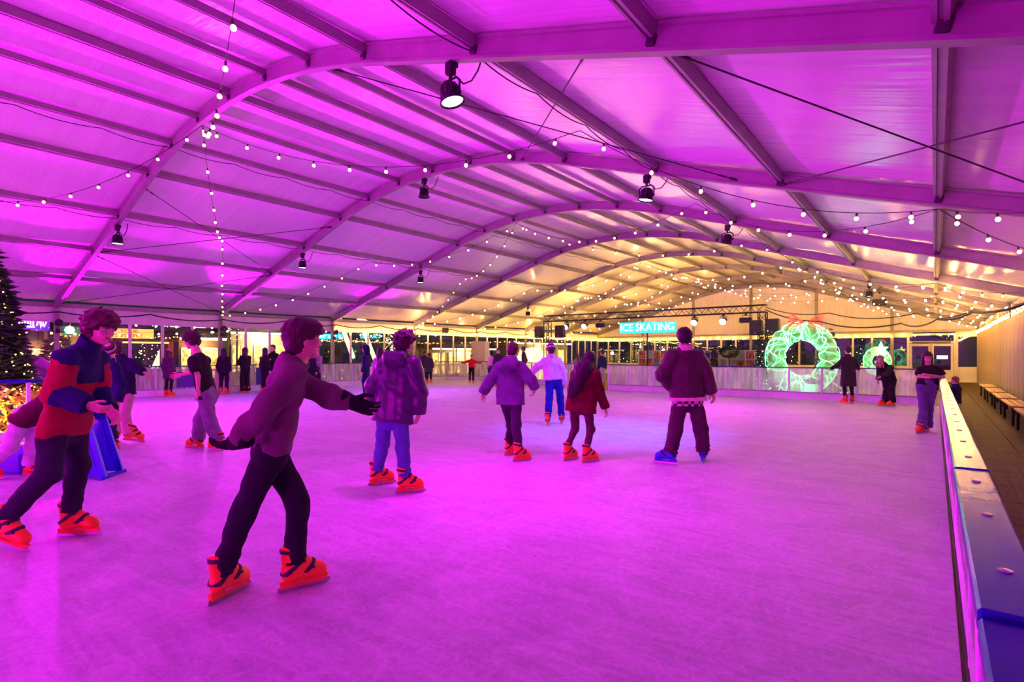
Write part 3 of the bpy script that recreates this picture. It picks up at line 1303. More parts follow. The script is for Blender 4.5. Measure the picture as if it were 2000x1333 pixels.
ban2 = mb.build('barrier_banner', mat('banner_violet', (.10, .02, .32), .5))
tag(ban2, 'plain violet banner on the left barrier beside the beanie woman', 'banner')
ban2.location = (-21.15, 8.05, 0)

# ------------------------------------------------------------------ evergreen trees with lights
def tree(loc, h, r, label, lights, leaf=(0.012, 0.05, 0.018), seed=0, nb=1500, blen=.16, lcol=WARM, ls=60, lr=.012, base=.1, group=None, skirt=True):
    rnd = random.Random(seed)
    e = empty('christmas_tree', loc, label=label, cat='tree', group=group)
    mb = MB()
    mb.tube([(0, 0, 0), (0, 0, h * .92)], [r * .07 + .015, .008], 7)
    mb.build('trunk', mat('bark', (.07, .04, .02), .9, bump=.5, bscale=20), e)
    V, Fc = [], []
    for i in range(nb):
        t = 1 - math.sqrt(rnd.random())
        z = base * h + t * (1 - base) * h
        rr = r * (1 - t) ** .9 + .02
        a = rnd.random() * 2 * math.pi
        rad = rr * (0.35 + .65 * math.sqrt(rnd.random()))
        p = Vector((math.cos(a) * rad, math.sin(a) * rad, z - rad * .18))
        out = Vector((math.cos(a + rnd.uniform(-.6, .6)), math.sin(a + rnd.uniform(-.6, .6)), rnd.uniform(-.45, .35))).normalized()
        L = blen * rnd.uniform(.6, 1.3)
        side = out.cross(Vector((0, 0, 1))).normalized() * L * .22
        upv = out.cross(side).normalized() * L * .12
        o = len(V)
        V += [p, p + out * L * .45 + side, p + out * L, p + out * L * .45 - side, p + out * L * .5 + upv, p + out * L * .5 - upv]
        Fc += [(o, o + 1, o + 4), (o + 1, o + 2, o + 4), (o + 2, o + 3, o + 4), (o + 3, o, o + 4), (o, o + 5, o + 1), (o + 1, o + 5, o + 2),
               (o + 2, o + 5, o + 3), (o + 3, o + 5, o)]
    fm = MB()
    fm.add(V, Fc)
    fo = fm.build('foliage', mat('needles_%s' % str(leaf), leaf, .7, var=.4, scale=20, bump=0), e)
    tag(fo, kind='stuff')
    if lights:
        lm = MB()
        for i in range(lights):
            t = 1 - math.sqrt(rnd.random())
            z = base * h * .6 + t * (1 - base) * h
            rr = r * (1 - t) ** .9 + .03
            a = rnd.random() * 2 * math.pi
            c = (math.cos(a) * rr, math.sin(a) * rr, z - rr * .15)
            lm.lathe([(0, -lr), (lr, 0), (0, lr)], 4, c)
        tag(lm.build('fairy_lights', emissive('fairy_%s_%g' % (str(lcol), ls), lcol, min(ls, 14)), e), kind='stuff')
    return e


# tree island at the left edge
IC = at(-38, 900, 9.75)
IC[2] = 0
TREE_AP = 1.38
isl_ang = TH                                   # one face square to the viewer
isl = empty('island_barrier', (IC[0], IC[1], 0), isl_ang, label='octagonal barrier with violet-blue rail around the christmas tree on the ice',
            cat='barrier')
half = TREE_AP * math.tan(math.pi / 8)
for i in range(8):
    R = Matrix.Rotation(i * math.pi / 4, 4, 'Z')
    for nm, c, s, m_, bv in (('top_rail', (0, -TREE_AP, HB - .03), (2 * half, .11, .06), M_BLUEP, .015),
                             ('kick_plate', (0, -TREE_AP, .09), (2 * half - .05, .04, .18), M_WHITEP, .006),
                             ('post', (half, -TREE_AP, .5), (.06, .06, 1.0), M_WHITEP, .008)):
        mb = MB()
        mb.box(c, s, bev=bv)
        o = mb.build(nm, m_, isl)
        o.matrix_local = R
    mb = MB()
    mb.box((0, -TREE_AP, .58), (2 * half - .06, .012, .8))
    mb.build('pane', glass('clear_amber_pane', (1.0, .9, .72), .06, .08), isl).matrix_local = R
t_ = tree((IC[0], IC[1], 0), 3.75, .95, 'tall christmas tree with gold lights at the left edge of the ice', 520, seed=3, nb=5200, blen=.2, ls=55,
          lr=.014, base=.03)
# gold light netting heaped round the foot of the tree
mb = MB()
rnd = random.Random(5)
for i in range(800):
    a = rnd.random() * 2 * math.pi
    rr = TREE_AP * (.6 + .34 * rnd.random())
    z = .1 + .8 * rnd.random() ** 1.3
    mb.lathe([(0, -.014), (.014, 0), (0, .014)], 4, (math.cos(a) * rr, math.sin(a) * rr, z))
tag(mb.build('fairy_lights', emissive('fairy_gold_net', (1.0, .50, .06), 12), t_), kind='stuff')
V = []
mb = MB()
for i in range(1500):
    a = rnd.random() * 2 * math.pi
    rr = TREE_AP * (.45 + .45 * rnd.random())
    z = .02 + .85 * rnd.random()
    p = Vector((math.cos(a) * rr, math.sin(a) * rr, z))
    d = Vector((rnd.uniform(-1, 1), rnd.uniform(-1, 1), rnd.uniform(-.6, .8))).normalized() * .16
    s = d.orthogonal().normalized() * .03
    mb.add([p - d, p + s, p + d, p - s], [(0, 1, 2, 3)])
tag(mb.build('straw_skirt', mat('gold_straw', (.75, .48, .06), .6, var=.4, bump=0), t_), kind='stuff')

for a_ in (-.9, .9):
    ld = bpy.data.lights.new('tree_glow', 'POINT')
    ld.energy = 40
    ld.color = (1.0, .52, .08)
    ld.shadow_soft_size = .1
    lo = bpy.data.objects.new('tree_glow', ld)
    COL.objects.link(lo)
    lo.parent = t_
    lo.location = (CT * a_ + ST * .8, ST * a_ - CT * .8, .5)

# ------------------------------------------------------------------ truss with stage lights
YT = 23.5
txl, txr = -.684 * YT, -.2338 * YT
TZ = 3.46
tr = empty('lighting_truss', ((txl + txr) / 2, YT, FLOOR_Z), label='black goal-post lighting truss behind the back barrier', cat='truss')


def truss_run(mb, a, b, up, w, step):
    a, b, up = Vector(a), Vector(b), Vector(up)
    d = (b - a).normalized()
    s = d.cross(up).normalized()
    cor = [(s * i + up * j) * w / 2 for i, j in ((-1, -1), (1, -1), (1, 1), (-1, 1))]
    for c in cor:
        mb.tube([a + c, b + c], .024, 6)
    n = int((b - a).length / step)
    for i in range(n):
        p, q = a + d * step * i, a + d * step * (i + 1)
        for f in range(4):
            c0, c1 = cor[f], cor[(f + 1) % 4]
            mb.tube([p + (c0 if i % 2 else c1), q + (c1 if i % 2 else c0)], .012, 4)


cx_ = (txl + txr) / 2
for nm, a, b, up in (('top_span', (txl - cx_ - .15, 0, TZ - FLOOR_Z - .15), (txr - cx_ + .15, 0, TZ - FLOOR_Z - .15), (0, 0, 1)),
                     ('leg', (txl - cx_, 0, .02), (txl - cx_, 0, TZ - FLOOR_Z - .3), (0, 1, 0)),
                     ('leg', (txr - cx_, 0, .02), (txr - cx_, 0, TZ - FLOOR_Z - .3), (0, 1, 0))):
    mb = MB()
    truss_run(mb, a, b, up, .29, .29)
    mb.build(nm, M_BLACK, tr)
for x in (txl, txr):
    mb = MB()
    mb.box((x - cx_, 0, .012), (.8, .8, .024))
    mb.build('base_plate', M_BLACK, tr)


def stage_can(px, py, color, label, lit=True, wide=False):
    d = YT / (ST * 0 + 1)
    q = (px - CX) / FPX
    ratio = (q * CT - ST) / (CT + q * ST)
    x = ratio * YT
    z = TZ - .32 - .25
    e = empty('stage_light', (x, YT, z), label=label, cat='stage light', group='lights hung from the truss')
    mb = MB()
    mb.tube([(-.14, 0, -.02), (-.14, 0, .17), (.14, 0, .17), (.14, 0, -.02)], .014, 6)
    mb.box((0, 0, .22), (.08, .1, .12), bev=.01)
    mb.build('yoke', M_BLACK, e)
    mb = MB()
    if wide:
        mb.box((0, 0, -.03), (.5, .2, .2), bev=.03)
        mb.build('housing', M_BLACK, e)
        mb = MB()
        mb.box((0, -.105, -.03), (.4, .02, .13), bev=.005)
        mb.build('lens', mat('dark_lens', (.03, .03, .05), .1, bump=0), e)
    else:
        R = Matrix.Rotation(math.radians(-62), 3, 'X')
        mb.lathe([(0, .16), (.08, .15), (.12, .05), (.14, -.1), (.15, -.14), (.13, -.14)], 14, R=R)
        mb.build('housing', M_BLACK, e, True)
        mb = MB()
        mb.lathe([(.135, -.145), (.06, -.15), (0, -.15)], 14, R=R)
        mb.build('lens', emissive('stage_lens_%s' % str(color), tuple(.3 + .7 * c for c in color), 26), e)
        ld = bpy.data.lights.new('stage_beam', 'SPOT')
        ld.energy = 120
        ld.color = color
        ld.spot_size = math.radians(80)
        ld.spot_blend = 1
        ld.shadow_soft_size = .1
        lo = bpy.data.objects.new('stage_beam', ld)
        COL.objects.link(lo)
        lo.parent = e
        lo.matrix_local = R.to_4x4() @ Matrix.Translation((0, 0, -.19))
    return e


stage_can(1107, 634, BLUE, 'blue-lit stage light at the left end of the truss')
stage_can(1143, 633, MAGENTA, 'pink-lit stage light on the left half of the truss')
stage_can(1357, 623, BLUE, 'blue-lit stage light right of the skating sign')
stage_can(1413, 621, MAGENTA, 'pink-lit stage light near the right truss leg')
stage_can(1173, 637, BLUE, 'dark wide fixture between truss and sign', wide=True)
stage_can(1457, 622, BLUE, 'small dark fixture beside the right truss corner', wide=True)


def speaker(x, y, z, label, w=.5, h=.75, rz=0.0, group='black loudspeakers'):
    e = empty('loudspeaker', (x, y, z), rz, label=label, cat='loudspeaker', group=group)
    mb = MB()
    mb.box((0, 0, h / 2), (w, w * .7, h), bev=.03)
    mb.build('cabinet', M_BLACK, e)
    mb = MB()
    mb.box((0, -w * .35 - .008, h / 2), (w * .9, .02, h * .92), bev=.01)
    mb.build('grille', mat('speaker_grille', (.03, .025, .035), .7, bump=.6, bscale=120), e)
    mb = MB()
    mb.lathe([(.02, 0), (.02, .006), (0, .006)], 8, (0, -w * .35 - .02, h * .12), Matrix.Rotation(math.pi / 2, 3, 'X'))
    mb.build('badge', M_STEEL, e)
    mb = MB()
    mb.bar((0, w * .3, h * .5), (0, w * .3 + .16, h * .5), .06, .3)
    mb.build('bracket', M_BLACK, e)
    return e


for (px, py0, py1, lab) in ((1054, 638, 661, 'black loudspeaker on the outer side of the left truss leg'),
                            (1094, 636, 660, 'black loudspeaker on the inner side of the left truss leg'),
                            (1477, 626, 655, 'black loudspeaker on the inner side of the right truss leg'),
                            (1510, 623, 653, 'black loudspeaker on the outer side of the right truss leg')):
    q = (px - CX) / FPX
    rt = (q * CT - ST) / (CT + q * ST)
    yy = YT - .40
    d = yy * (-rt * ST + CT)
    z0, z1 = CAMZ + (HZ - py1) * d / FPX, CAMZ + (HZ - py0) * d / FPX
    speaker(rt * yy, yy, z0, lab, .46, z1 - z0)
for (px, py, k, lab) in ((541, 626, 1, 'small black speaker under the left eave behind the near skater'),
                         (872, 646, 3, 'small black speaker under the left eave in the fourth bay')):
    d = 22 if k == 1 else 27.5
    Yk = arch_y(k) + 3.2
    speaker(XL + .35, Yk if k == 1 else arch_y(3) + 2.0, 2.62, lab, .3, .3, rz=math.pi / 2)
e = speaker(-1.95, arch_y(5) - .05, prof(-1.95) - .62, 'black projector-like box under the right roof', .55, .28)

# heavy supply cables from the truss to the right wall and along the left eave
def cable(pts, r, label):
    P = []
    for i in range(len(pts) - 1):
        a, b = np.array(pts[i], float), np.array(pts[i + 1], float)
        P += sag_pts(a, b, .05 * np.linalg.norm(b - a), 8)[(0 if i == 0 else 1):]
    o_ = np.array(pts[0], float)
    mb = MB()
    mb.tube([p - o_ for p in P], r, 6)
    ob = tag(mb.build('power_cable', M_CABLE, smooth=True), label, 'cable', 'black power cables')
    ob.location = o_
    return ob


cable([(txr + .1, YT, TZ - .1), at(1620, 612, 19), at(1790, 612, 15.5), at(1900, 607, 12.5), (1.85, 10.0, 2.9)], .016, 'thin upper black cable from truss corner to the right wall')
cable([(txr + .1, YT, TZ - .2), at(1600, 628, 19.5), at(1760, 632, 16), at(1830, 624, 13.5), at(1900, 610, 12), (1.85, 10.5, 2.9)], .022, 'lower thicker black cable from truss corner to the right wall')
cable([(1.8, 9.0, 2.75), (1.5, 13, 2.7), (1.3, 16, 2.6), (1.8, 22, 2.85)], .014, 'black cable crossing under the right eave')
left_pts = [(XL + .3, 2.0 + 2.5 * i, 2.86 if i % 2 == 0 else 2.80) for i in range(0, 12)]
cable(left_pts, .022, 'black cable looping along the left eave')
for u_, lab in ((-4.15, 'thin lead clipped under the right-hand main purlin'), (-16.0, 'thin lead clipped under the left-hand main purlin'),
                (-12.65, 'thin lead clipped under the purlin left of the crown')):
    cable([(u_ + .05, arch_y(-1) + 1.25 * i, prof(u_) - .05) for i in range(0, 21)], .008, lab)

# ------------------------------------------------------------------ neon sign on its pole
q = (1263 - CX) / FPX
rt = (q * CT - ST) / (CT + q * ST)
ys = 25.0
SP = np.array([rt * ys, ys])
ds = depth_of(SP)
z_s = CAMZ + (HZ - 640) * ds / FPX
sg = empty('neon_sign', (SP[0], SP[1], FLOOR_Z), label='turquoise neon ICE SKATING sign on a pole behind the barrier', cat='sign')
W_, H_ = 102 * ds / FPX * 1.16, 22 * ds / FPX
zz = z_s - FLOOR_Z
mb = MB()
mb.tube([(0, .08, 0), (0, .08, zz)], .035, 8)
mb.box((0, .08, .01), (.5, .5, .02))
mb.build('pole', M_BLACK, sg)
mb = MB()
mb.box((0, .03, zz), (W_, .05, H_), bev=.02)
mb.build('backboard', mat('teal_board', (.02, .16, .17), .4, emit=(.05, .8, .8), estr=.9, bump=0), sg)
tm = text_mesh('ICE SKATING', H_ * .92, emissive('neon_turquoise', (.30, 1.0, .95), 7.0), .012)
sx = W_ * .93 / max(1e-3, (max(v.co.x for v in tm.vertices) - min(v.co.x for v in tm.vertices)))
link('lettering', tm, sg, Matrix.Translation((0, -.02, zz)) @ Matrix.Rotation(math.pi / 2, 4, 'X') @ Matrix.Scale(sx, 4, (1, 0, 0)))

# ------------------------------------------------------------------ skate shelving and hire skates
M_ORANGE = mat('orange_shell', (.90, .15, .015), .38, var=.1, scale=6, bump=.05)
M_BLUESH = mat('blue_shell', (.02, .045, .55), .38, var=.1, scale=6, bump=.05)
def low_boot():
    mb = MB()
    prof_ = [(-.13, .03), (-.13, .27), (-.01, .28), (.02, .16), (.13, .11), (.16, .07), (.15, .03)]
    mb.prism(prof_, (-.05, 0, .03), (0, 1, 0), (0, 0, 1), (1, 0, 0), .10)
    mb.box((0, .01, .045), (.012, .30, .05), mi=1)
    return mb


BOOT_O = low_boot().mesh('ice_skate', [M_ORANGE, M_STEEL])
BOOT_B = low_boot().mesh('ice_skate', [M_BLUESH, M_STEEL])


def shelf(x0, y, cols, rows, cell, label, fill, base=.25):
    e = empty('skate_shelf', (x0, y, FLOOR_Z), label=label, cat='shelf', group='white pigeonhole shelves')
    W, H = cols * cell, rows * cell
    for i in range(cols + 1):
        mb = MB()
        mb.box((i * cell, 0, base + H / 2), (.04, .38, H + .04), bev=.004)
        mb.build('upright', M_FRAME, e)
    for j in range(rows + 1):
        mb = MB()
        mb.box((W / 2, 0, base + j * cell), (W, .38, .035), bev=.004)
        mb.build('shelf_board', M_FRAME, e)
    mb = MB()
    mb.box((W / 2, .18, base + H / 2), (W, .02, H))
    mb.build('back_panel', M_FRAME, e)
    mb = MB()
    mb.box((W / 2, 0, base / 2), (W, .36, base))
    mb.build('plinth', M_FRAME, e)
    return e, base


shelves = [(1250, 5, 'left-hand white pigeonhole shelf full of orange skates', 'OKOOK' 'OOKOO'),
           (1324, 3, 'white pigeonhole shelf half hidden behind the brown-jacket skater', 'OOO' 'KOO'),
           (1374, 2, 'narrow white pigeonhole shelf with blue skates', 'BB' 'BB'),
           (1406, 2, 'white pigeonhole shelf behind the potted topiary', 'KO' 'KK'),
           (1440, 4, 'right-hand white pigeonhole shelf beside the dark tree', 'KOKB' 'OOKB')]
YS_ = 28.0
for si, (px, cols, lab, fill) in enumerate(shelves):
    q = (px - CX) / FPX
    rt = (q * CT - ST) / (CT + q * ST)
    x0 = rt * YS_
    cell = .42
    e, base = shelf(x0, YS_, cols, 4, cell, lab, fill, .1)
    n = 0
    for row in (0, 1):
        for c in range(cols):
            ch = fill[row * cols + c]
            if ch == 'K':
                continue
            for s in (-1, 1):
                o = bpy.data.objects.new('ice_skate', BOOT_O if ch == 'O' else BOOT_B)
                COL.objects.link(o)
                o.location = (x0 + (c + .5) * cell + s * .085, YS_ - .03, FLOOR_Z + base + (3 - row) * cell + .0)
                o.rotation_euler = (0, 0, math.pi + random.uniform(-.15, .15))
                side = 'left' if s < 0 else 'right'
                tag(o, '%s hire skate, %s of its pair, %s row, %s column, %s shelf from left' % ('orange' if ch == 'O' else 'blue', side, ('top', 'lower')[row], ('end', 'second', 'third', 'fourth', 'fifth')[c],
                    ('first', 'second', 'third', 'fourth', 'fifth')[si]), 'skate', 'hire skates on the shelves')

# potted topiary and small plant in front of the shelves
for (px, lab, kind) in ((1424, 'round-topped potted topiary standing in front of the shelves', 0), (1394, 'slim potted evergreen in front of the shelves', 1)):
    q = (px - CX) / FPX
    rt = (q * CT - ST) / (CT + q * ST)
    yv = 27.0
    e = empty('potted_plant', (rt * yv, yv, FLOOR_Z), label=lab, cat='plant')
    mb = MB()
    mb.lathe([(.14, 0), (.2, .32), (.22, .34), (.19, .33)], 12)
    mb.build('pot', mat('dark_pot', (.06, .05, .05), .5), e)
    mb = MB()
    mb.tube([(0, 0, .3), (.01, 0, 1.55)], .03, 6)
    mb.build('stem', mat('bark', (.07, .04, .02), .9), e)
    rnd = random.Random(px)
    mb = MB()
    for i in range(420):
        u = Vector((rnd.gauss(0, 1), rnd.gauss(0, 1), rnd.gauss(0, 1))).normalized()
        if kind == 0:
            p = Vector((u.x * .38, u.y * .38, 1.72 + u.z * .22)) * 1.0
        else:
            t = rnd.random()
            p = Vector((u.x * .24 * (1 - t * .8), u.y * .24 * (1 - t * .8), .35 + t * 1.5))
        d = u * .1
        s = d.orthogonal().normalized() * .04
        mb.add([p, p + d * .5 + s, p + d, p + d * .5 - s], [(0, 1, 2, 3)])
    tag(mb.build('foliage', mat('needles_dark', (.015, .06, .02), .7, var=.4, bump=0), e), kind='stuff')

# ------------------------------------------------------------------ glowing wreaths, trees, bench and gifts behind the barrier
def wreath(c, R, r, phi, label, es, bow, seed, stand=True):
    rnd = random.Random(seed)
    e = empty('light_wreath', c, TH * 0 + math.atan2(VIEW[1], VIEW[0]) - math.pi / 2 + math.radians(phi), label=label, cat='wreath')
    n, m = 40, 14
    V, Fc = [], []
    for i in range(n):
        a = 2 * math.pi * i / n
        for j in range(m):
            b = 2 * math.pi * j / m
            rr = r * (1 + .12 * math.sin(5 * b + 3 * a))
            V.append(((R + rr * math.cos(b)) * math.cos(a), rr * math.sin(b) * .7, (R + rr * math.cos(b)) * math.sin(a)))
    for i in range(n):
        for j in range(m):
            Fc.append((i * m + j, ((i + 1) % n) * m + j, ((i + 1) % n) * m + (j + 1) % m, i * m + (j + 1) % m))
    mm = lit_window('wreath_green', (.03, .85, .22), es * .13)
    link('ring', np_mesh('ring', np.array(V), np.array(Fc), [mm]), e)
    mb = MB()
    for w in range(14):
        pts = []
        ph = rnd.random() * 6.28
        for i in range(121):
            a = 2 * math.pi * i / 120
            b = ph + (1 + w % 4) * a * (1 if w % 2 else -1) + .8 * math.sin(7 * a + w)
            rr = r * 1.18
            pts.append(((R + rr * math.cos(b)) * math.cos(a), rr * math.sin(b) * .75, (R + rr * math.cos(b)) * math.sin(a)))
        mb.tube(pts, .010 * R / 1.0, 4, caps=False)
    mb.build('light_rope', emissive('wreath_rope', (.16, 1.0, .40), es * .7), e)
    if bow == 'red':
        mb = MB()
        for s in (-1, 1):
            for k in range(5):
                a0 = k / 5 * 2 * math.pi
                pts = [(s * (.16 + .42 * t), -.25 - .05 * k * .2, R + r * 1.1 + .05 + .26 * t * math.sin(a0) * (1 if t < .99 else .9)) for t in (0, .5, 1, .5, 0)]
                mb.tube([(s * .08, -.22, R + r * 1.05), (s * .5, -.22, R + r * 1.05 + .30 * math.cos(k * .62)), (s * .66, -.22, R + r * 1.05 + .22 * math.cos(k * .62 + .3)),
                         (s * .3, -.22, R + r * 1.05 + .02 * k)], .022, 5)
        mb.build('bow', emissive('bow_red', (1.0, .05, .03), es * .5, (.5, .02, .02)), e)
    else:
        mb = MB()
        P = [(.0, .0)]
        for k in range(10):
            a = math.pi / 2 + k * math.pi / 5
            rr = .34 if k % 2 == 0 else .15
            P.append((rr * math.cos(a), rr * math.sin(a)))
        mb.prism(P[1:], (0, -.3, R + .1), (1, 0, 0), (0, 0, 1), (0, 1, 0), .06)
        mb.build('star', emissive('star_gold', (1.0, .75, .3), 5.0), e)
    if stand:
        mb = MB()
        mb.box((0, .1, -(R + r) - .02), (1.5, .7, .08), bev=.02)
        mb.build('plinth', M_WHITEP, e)
    return e


wy = 22.6
q = (1567 - CX) / FPX
rt = (q * CT - ST) / (CT + q * ST)
wx = rt * wy
wd = depth_of((wx, wy))
Rw, rw = 53 * wd / FPX, 16 * wd / FPX
wc = (wx, wy, Rw + rw * 1.15 + FLOOR_Z + .1)
wreath(wc, Rw, rw, 0, 'huge glowing green ring wreath with red bow behind the barrier', 4.2, 'red', 4)
for (dx_, dz_) in ((0, 0),):
    ld = bpy.data.lights.new('wreath_glow', 'POINT')
    ld.energy = 80
    ld.color = (.16, 1.0, .40)
    ld.shadow_soft_size = .5
    lo = bpy.data.objects.new('wreath_glow', ld)
    COL.objects.link(lo)
    lo.location = (wc[0], wc[1] - .75, .35)
# brown padded seat inside the ring
e = empty('wreath_seat', (wx + .25, wy, FLOOR_Z + .1), label='dark oval cushion lying low inside the glowing ring', cat='cushion')
mb = MB()
mb.lathe([(0, 0), (.26, .02), (.30, .09), (.26, .16), (0, .18)], 16)
o = mb.build('cushion', mat('grey_brown_fabric', (.12, .08, .08), .9), e, True)
o.scale = (1.1, .6, 1)
o.location = (.1, -.1, .42)
mb = MB()
mb.box((.1, -.1, .21), (.5, .3, .42), bev=.02)
mb.build('seat_block', M_WHITEP, e)

w2y = 30.0
q = (1713 - CX) / FPX
rt = (q * CT - ST) / (CT + q * ST)
w2 = (rt * w2y, w2y, CAMZ + (HZ - 706) * depth_of((rt * w2y, w2y)) / FPX)
d2 = depth_of(w2)
R2, r2 = 19 * d2 / FPX, 7 * d2 / FPX
e2 = wreath(w2, R2, r2, 0, 'smaller green wreath with gold star near the door', 3.4, 'star', 9, stand=False)
mb = MB()
mb.tube([(0, .25, -w2[2] + FLOOR_Z + .02), (0, .25, R2)], .04, 6)
mb.box((0, .25, -w2[2] + FLOOR_Z + .02), (.6, .6, .04))
mb.build('stand', M_BLACK, e2)


def place_tree(px, y, h, r, label, lights, leaf, seed, lcol=(1, .9, .75), ls=30, nb=1400):
    q = (px - CX) / FPX
    rt = (q * CT - ST) / (CT + q * ST)
    return tree((rt * y, y, FLOOR_Z), h, r, label, lights, leaf, seed, nb, .17, lcol, ls, .014, .05, 'small trees behind the barrier')


place_tree(1496, 22.3, 2.75, .5, 'dark frosted tree at the foot of the right truss leg', 60, (.02, .035, .03), 21)
place_tree(1514, 24.4, 2.3, .42, 'bright green tree between truss leg and glowing ring', 50, (.01, .30, .05), 22, (.2, 1, .3), 18)
place_tree(1618, 24.0, 2.7, .62, 'frosted christmas tree right of the glowing ring', 130, (.03, .07, .06), 23, (.85, .95, 1), 26)

# pallet bench and gift boxes
bx = ground(1712, 770, FLOOR_Z)
q = (1708 - CX) / FPX
rt = (q * CT - ST) / (CT + q * ST)
by = 21.6
e = empty('slatted_bench', (rt * by, by, FLOOR_Z), label='white slatted bench behind the barrier right of the ring', cat='bench')
for i in range(4):
    mb = MB()
    mb.box((0, -.2 + i * .13, .45), (1.5, .1, .035), bev=.006)
    mb.build('slat', M_FRAME, e)
for i in range(3):
    mb = MB()
    mb.box((0, .26, .58 + i * .14), (1.5, .03, .1), bev=.006)
    mb.build('slat', M_FRAME, e)
for s in (-.65, .65):
    mb = MB()
    mb.box((s, -.18, .215), (.06, .06, .43))
    mb.build('leg', M_FRAME, e)
    mb = MB()
    mb.box((s, .28, .46), (.06, .06, .92))
    mb.build('leg', M_FRAME, e)
for (dx_, col, nm, s_) in ((-.42, (.75, .1, .45), 'pink', .3), (.18, (.35, .2, .6), 'lilac', .42)):
    e = empty('gift_box', (rt * by + dx_, by - .02, FLOOR_Z + .468), label='%s wrapped gift box on the slatted bench' % nm, cat='gift box', group='gift boxes on the bench')
    mb = MB()
    mb.box((0, 0, s_ / 2), (s_ * 1.1, s_ * .8, s_), bev=.01)
    mb.build('box', mat('gift_' + nm, col, .5), e)
    mb = MB()
    mb.box((0, 0, s_ / 2 + .003), (.05, s_ * .81, s_ + .004))
    mb.box((0, 0, s_ / 2 + .003), (s_ * 1.11, .05, s_ + .004))
    mb.tube([(0, 0, s_), (.09, 0, s_ + .08), (.12, 0, s_ + .02), (0, 0, s_ + .01), (-.12, 0, s_ + .02), (-.09, 0, s_ + .08), (0, 0, s_)], .012, 5)
    mb.build('ribbon', mat('ribbon_cream', (.8, .6, .55), .4), e)

# lit lantern box, white ticket desk and grey cabinet at the far end
q = (938 - CX) / FPX
rt = (q * CT - ST) / (CT + q * ST)
yy = 23.6
dd_ = depth_of((rt * yy, yy))
e = empty('tall_cabinet', (rt * yy, yy, FLOOR_Z), math.radians(10), label='tall grey double cabinet behind the red-jumper skater', cat='cabinet')
hh = (752 - 674) * dd_ / FPX
mb = MB()
mb.box((0, 0, hh / 2), (.95, .5, hh), bev=.015)
mb.build('body', mat('grey_cabinet', (.42, .38, .42), .5), e)
for s in (-1, 1):
    mb = MB()
    mb.box((s * .235, -.26, hh / 2), (.45, .025, hh - .08), bev=.008)
    dr = mb.build('door', mat('grey_cabinet', (.42, .38, .42), .5), e)
    mb = MB()
    mb.box((s * .05, -.285, hh / 2), (.02, .03, .2), bev=.004)
    mb.build('handle', M_STEEL, dr)

q = (1040 - CX) / FPX
rt = (q * CT - ST) / (CT + q * ST)
yy = 26
e = empty('glow_dome', (rt * yy, yy, FLOOR_Z), label='pale yellow lit dome behind the white-jumper skater', cat='dome')
mb = MB()
mb.lathe([(1.25, 0), (1.25, .7), (1.15, 1.2), (.85, 1.65), (.45, 1.92), (0, 2.0)], 18)
mb.build('shell', emissive('lit_dome', (1.0, .85, .30), 1.5, (.9, .85, .6)), e, True)
mb = MB()
for i in range(9):
    a = i * math.pi * 2 / 9
    mb.tube([(1.27 * math.cos(a), 1.27 * math.sin(a), 0), (1.27 * math.cos(a), 1.27 * math.sin(a), .7), (1.17 * math.cos(a), 1.17 * math.sin(a), 1.2),
             (.87 * math.cos(a), .87 * math.sin(a), 1.66), (0, 0, 2.02)], .02, 4)
mb.build('rib', M_FRAME, e)

# benches and small tables along the right wall
for i, y in enumerate((14.6, 17.4, 20.2, 23.0, 26.0)):
    e = empty('wall_bench', (1.52, y, FLOOR_Z + .024), label='%s wooden bench along the right wall counting from the viewer' % ORD[i].replace('nearest', 'first'),
              cat='bench', group='benches along the right wall')
    for j in range(3):
        mb = MB()
        mb.box((-.13 + j * .13, 0, .44), (.115, 2.3, .04), bev=.006)
        mb.build('slat', mat('bench_wood', (.30, .17, .09), .5, var=.3, scale=8, stretch=(6, .6, 6)), e)
    for s in (-.95, .95):
        for t in (-.13, .13):
            mb = MB()
            mb.box((t, s, .21), (.05, .05, .42))
            mb.build('leg', M_BLACK, e)
# green sprig lamp on the right wall top
e = empty('wall_lamp', (1.78, 12.2, 2.72), label='small green lit foliage lamp high on the right wall', cat='lamp')
mb = MB()
rnd = random.Random(3)
for i in range(90):
    u = Vector((rnd.gauss(0, 1), rnd.gauss(0, 1), rnd.gauss(0, .6))).normalized()
    p = u * .1
    d = u * .12
    s = d.orthogonal().normalized() * .03
    mb.add([p, p + d * .5 + s, p + d, p + d * .5 - s], [(0, 1, 2, 3)])
tag(mb.build('sprig', mat('needles_dark', (.015, .06, .02), .7), e), kind='stuff')
mb = MB()
mb.lathe([(0, -.05), (.05, 0), (0, .05)], 8, (0, -.1, 0))
mb.build('lamp_globe', emissive('green_globe', (.1, 1, .3), 6), e)

# ------------------------------------------------------------------ blue skating aid pushed by the child
M_AID = mat('blue_aid_plastic', (.012, .02, .62), .35, var=.1, scale=4, bump=.04)
ag = ground(158, 938)
aid = empty('skating_aid', (ag[0], ag[1], 0), isl_ang + math.radians(8), label='blue plastic skating aid on the ice beside the red-jacket skater', cat='skating aid')
aid.scale = (.8, .8, .88)
